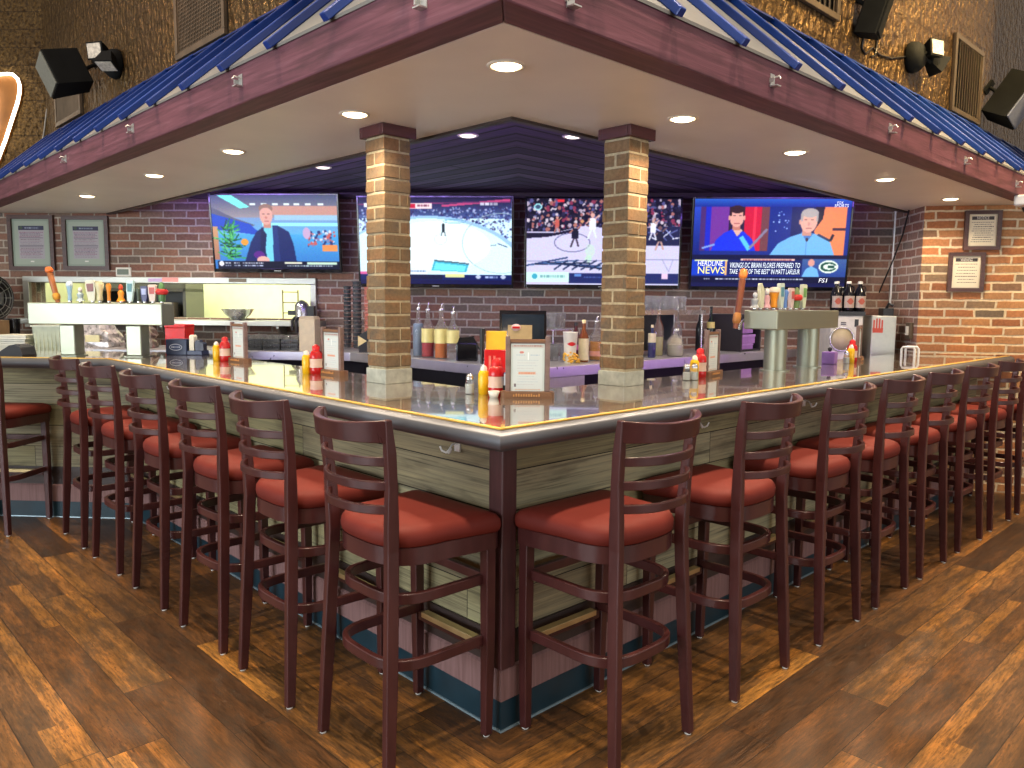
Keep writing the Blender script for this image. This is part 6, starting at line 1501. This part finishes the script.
for k in range(9): mb.box(-0.13 + rs.uniform(-.01, .01), 0.13 + rs.uniform(-.01, .01), k * 0.018, k * 0.018 + 0.015, -0.10 + rs.uniform(-.01, .01), 0.12 + rs.uniform(-.01, .01))
obj('paper_sheets', mb, colmat(232, 230, 214), t)
t = thing('service_counter', 'pale steel counter end under the black fan', 'counter', M=WK(7.95, 0.0, 0.55))
mb = MB(); mb.box(-0.9, 0.24, 0.93, 0.985, -0.35, 0.40); obj('counter_top', mb, M_STEELFRAME, t, bevel=0.004); mb = MB(); mb.box(-0.88, 0.22, 0.05, 0.93, -0.32, 0.36); obj('counter_body', mb, simple('pale_cabinet', (0.4, 0.4, 0.3), 0.5), t)
t = thing('black_cloth', 'folded black cloth draped on the bar end near the near tower leg', 'cloth', M=basis((-0.35, 4.22, ZB), (-WT.x, -WT.y, 0), (0, 0, 1), (WN.x, WN.y, 0)))
mb = MB(); prof = [(-0.085, 0.0), (-0.07, 0.03), (-0.02, 0.06), (0.03, 0.068), (0.065, 0.062), (0.075, 0.02), (0.08, 0.0)]; mb.prism(prof, -0.07, 0.07); mb.prism([(p[0] * .9 - .005, p[1] * 1.12) for p in prof], -0.05, 0.05); obj('cloth_fold', mb, colmat(44, 48, 54, 0.8), t, bevel=0.01)
t = thing('cup_dispenser', 'pair of slim black cups upside down beside the pass-through frame', 'cups', M=WK(7.555, 1.262, 0.31))
for x in (-0.03, 0.03):
    mb = MB(); mb.lathe([(0.03, -0.26), (0.036, -0.13), (0.042, -0.01), (0.042, 0.0)], 12, T(x, 0, 0.12) @ Rx(-PI / 2) ); obj('cup', mb, M_BLKG, t)
t = thing('cardboard_box', 'brown cardboard box below the black fan, beside the stack of white paper bags', 'box', M=WK(7.70, 0.986, 0.62))
mb = MB(); mb.box(-0.20, 0.17, 0, 0.26, -0.13, 0.14); obj('box_body', mb, simple('brown_cardboard', (0.30, 0.19, 0.10), 0.8), t, bevel=0.004); mb = MB(); mb.box(-0.20, 0.17, 0.26, 0.264, -0.13, 0.0); mb.box(-0.20, 0.17, 0.262, 0.266, 0.0, 0.14); mb.box(-0.20, 0.17, 0.10, 0.16, 0.14, 0.1425); obj('box_flap', mb, simple('box_tape', (0.36, 0.25, 0.14), 0.6), t)
# fan on the wall under the first framed print
t = thing('wall_fan', 'black round-housed fan on the brick wall, below and beyond the framed menus', 'fan', M=WK(8.02, 1.44, 0.32) @ Ry(1.30))
mb = MB(); mb.lathe([(0.19, 0.13), (0.20, 0.15), (0.20, 0.30), (0.185, 0.31), (0.182, 0.15), (0.175, 0.135)], 28, cap=False); obj('fan_housing', mb, M_BLK, t)
mb = MB()
for r in (0.04, 0.08, 0.12, 0.16, 0.185): mb.tube([(r * math.cos(a * PI / 12), r * math.sin(a * PI / 12), 0.305) for a in range(24)], 0.0028, 5, closed=True)
for k in range(12): mb.tube([(0.03 * math.cos(k * PI / 6), 0.03 * math.sin(k * PI / 6), 0.307), (0.19 * math.cos(k * PI / 6), 0.19 * math.sin(k * PI / 6), 0.303)], 0.0025, 5)
obj('fan_guard', mb, simple('grey_guard_wire', (0.25, 0.26, 0.25), 0.4, 0.5), t)
mb = MB()
for k in range(4):
    B = Rz(k * PI / 2); mb.prism([(0.03, -0.02), (0.16, -0.07), (0.165, 0.05), (0.03, 0.02)], 0.215, 0.221, B @ T(0, 0, 0) @ Rx(0.0))
mb.lathe([(0.035, 0.19), (0.035, 0.24), (0.0001, 0.245)], 14); obj('fan_blade', mb, simple('grey_fan_blade', (0.20, 0.22, 0.20), 0.4), t)
mb = MB(); mb.lathe([(0.05, 0.08), (0.06, 0.10), (0.06, 0.19), (0.03, 0.20)], 14); mb.tube([(0, 0, 0.10), (0.1, 0, 0.06), (0.29, 0, 0.02)], 0.025, 10); mb.box(0.27, 0.30, -0.08, 0.08, -0.05, 0.09); obj('wall_arm', mb, M_BLK, t)
# kitchen shelf things behind the pass
t = thing('kitchen_shelf', 'dark shelf unit inside the kitchen, seen behind the tap handles', 'shelf', M=WK(7.0, 0.9, -0.9))
mb = MB(); mb.box(-0.45, 0.45, 0.30, 0.33, -0.2, 0.2); mb.box(-0.45, 0.45, 0.62, 0.65, -0.2, 0.2); mb.box(-0.45, -0.42, 0, 0.9, -0.2, 0.2); mb.box(0.42, 0.45, 0, 0.9, -0.2, 0.2); mb.box(-0.42, 0.42, 0.0, 0.9, -0.2, -0.18); obj('shelf_frame', mb, simple('kitchen_shelf_dark', (0.08, 0.08, 0.07), 0.5), t)
for i, (dx, w, c, lb) in enumerate(((-0.30, 0.16, (206, 206, 190), 'pale box on the kitchen shelf, nearest the fan'), (-0.08, 0.12, (90, 100, 90), 'grey-green box in the middle of the kitchen shelf'), (0.18, 0.20, (220, 216, 196), 'cream box on the kitchen shelf, nearest the bowl'))):
    u = thing('storage_box', lb, 'box', group='boxes on the kitchen shelf', M=WK(7.0 - dx, 1.231, -0.80)); mb = MB(); mb.box(-w / 2, w / 2, 0, 0.16, -0.08, 0.06); obj('box_body', mb, colmat(*c), u, bevel=0.004); mb = MB(); mb.box(-w / 2 - .004, w / 2 + .004, 0.16, 0.18, -0.084, 0.064); obj('box_lid', mb, colmat(*c), u, bevel=0.003)
# ================================================================== light
def area(name, loc, target, size, energy, color, spread=None):
    l = bpy.data.lights.new(name, 'AREA'); l.shape = 'RECTANGLE'; l.size, l.size_y = size; l.energy = energy; l.color = color
    if spread: l.spread = spread
    o = bpy.data.objects.new(name, l); COL.objects.link(o); o.location = loc
    o.rotation_euler = (Vector(target) - Vector(loc)).to_track_quat('-Z', 'Y').to_euler()
    return o
# assumed house lights, unseen high over the room
HC = (1.0, 0.80, 0.58)
# an assumed row of cans just outside the awning, so the roof edge throws its shade across the seats
for u in (0.2, 1.5, 2.8, 4.1, 5.4):
    spot('house_can', (u, -0.62, 4.9), CAN, HC, 1.15, 0.5, (u, -0.75, 0), 0.06)
    spot('house_can', (-0.62, u, 4.9), CAN, HC, 0.85, 0.5, (-0.85, u, 0), 0.06)
spot('house_can', (-0.75, -0.75, 4.9), CAN, HC, 1.15, 0.5, (-0.8, -0.8, 0), 0.06)
for (x, y) in ((-1.6, -1.6), (1.2, -2.4), (4.0, -2.4), (-2.4, 1.2), (-2.4, 4.0)):
    area('house_light', (x, y, 4.7), (x, y, 0), (0.5, 0.5), HOUSE, HC)
area('window_daylight', (1.6, -6.6, 1.6), (1.8, 0, 0.8), (6.0, 1.8), DAY * 0.28, (0.95, 0.97, 1.0), 2.0)  # added fill for the soffit and bar front, no window known there
# assumed, unseen warm wall washers on the gold wall, dimmer on the brown one
for x, e in ((3.2, 1.0), (4.8, 1.0), (6.4, 0.5)): spot('wall_washer', (x, -1.3, 4.9), WASH * e, (1.0, 0.68, 0.26), 1.3, 0.8, (x + 0.1, 0.42, 3.15), 0.1)
for y, e in ((2.6, 0.30), (4.4, 0.10)): spot('wall_washer', (-1.3, y, 4.9), WASH * e, (1.0, 0.62, 0.38), 1.3, 0.8, (0.42, y, 3.2), 0.1)
# daylight from assumed, unseen windows across the room
area('window_daylight', (-6.6, 1.6, 1.7), (0, 1.8, 0.7), (6.0, 2.0), DAY, (0.86, 0.94, 1.0), 2.0)
for i_, (yw, sw_) in enumerate(((-0.4, 0), (1.6, 0), (3.6, 0), (-0.4, 1), (1.6, 1), (3.6, 1))):
    mb = MB(); MW_ = None if not sw_ else Matrix(((0, 1, 0, 0), (1, 0, 0, 0), (0, 0, 1, 0), (0, 0, 0, 1)))  # swapped frames are unseen, added round the soffit fill light
    for q in ((-1.0, -0.94, 0.65, 3.35), (0.94, 1.0, 0.65, 3.35), (-0.94, 0.94, 0.65, 0.72), (-0.94, 0.94, 3.28, 3.35), (-0.03, 0.03, 0.72, 3.28)): mb.box(-6.78, -6.70, yw + q[0], yw + q[1], q[2], q[3], MW_)
    struct('window_%d' % (i_ + 2), mb, M_DARKTRIM)
# assumed kitchen ceiling panel
area('kitchen_light', (W0.x + WT.x * 6.2 - WN.x * 0.8, W0.y + WT.y * 6.2 - WN.y * 0.8, 2.2), (W0.x + WT.x * 6.2 - WN.x * 0.8, W0.y + WT.y * 6.2 - WN.y * 0.8, 0), (2.6, 0.7), 55, (0.97, 1.0, 0.72)).rotation_euler = (0, 0, math.atan2(WT.y, WT.x))
# unseen violet strip assumed inside the soffit; small warm lamps in the boards
area('cove_strip', (2.9, 0.86, 2.24), (2.9, 1.5, 2.6), (4.0, 0.05), COVE_FILL * 0.45, (0.34, 0.16, 1.0))
area('cove_strip', (0.86, 3.2, 2.24), (1.5, 3.2, 2.6), (4.0, 0.05), COVE_FILL, (0.42, 0.28, 1.0))
# added violet light, unseen under the bar's inner edge, to tint the counter fronts
area('under_bar_strip', (3.5, 0.70, 1.00), (3.5, 1.6, 1.02), (2.4, 0.03), UNDERBAR_FILL, (0.62, 0.28, 1.0))
area('under_bar_strip', (0.70, 2.9, 1.00), (1.6, 2.9, 1.02), (1.6, 0.03), UNDERBAR_FILL * 0.25, (0.5, 0.42, 1.0))
for (x, y) in ((1.448, 1.838), (1.882, 1.421), (1.427, 3.40), (3.4, 1.5), (4.6, 1.2), (1.0, 4.8)): spot('back_bar_lamp', (x, y, ZR - 0.015), BACK, (1.0, 0.86, 0.72), 2.5, 0.7)  # the last three spots are added, with no fitting in the boards
w = bpy.data.worlds.new('world'); SC.world = w; w.use_nodes = True
w.node_tree.nodes['Background'].inputs[0].default_value = (1.0, 0.90, 0.80, 1); w.node_tree.nodes['Background'].inputs[1].default_value = WORLD
SC.view_settings.view_transform = 'Standard'; SC.view_settings.look = 'None'; SC.view_settings.gamma = 1.0; SC.view_settings.exposure = EXPO
try: SC.view_settings.use_curve_mapping = False
except Exception: pass
SC.cycles.use_denoising = True
SC.cycles.max_bounces = 8; SC.cycles.diffuse_bounces = 4; SC.cycles.glossy_bounces = 4; SC.cycles.transmission_bounces = 6; SC.cycles.transparent_max_bounces = 12
SC.cycles.sample_clamp_indirect = 6.0; SC.cycles.caustics_reflective = False; SC.cycles.caustics_refractive = False
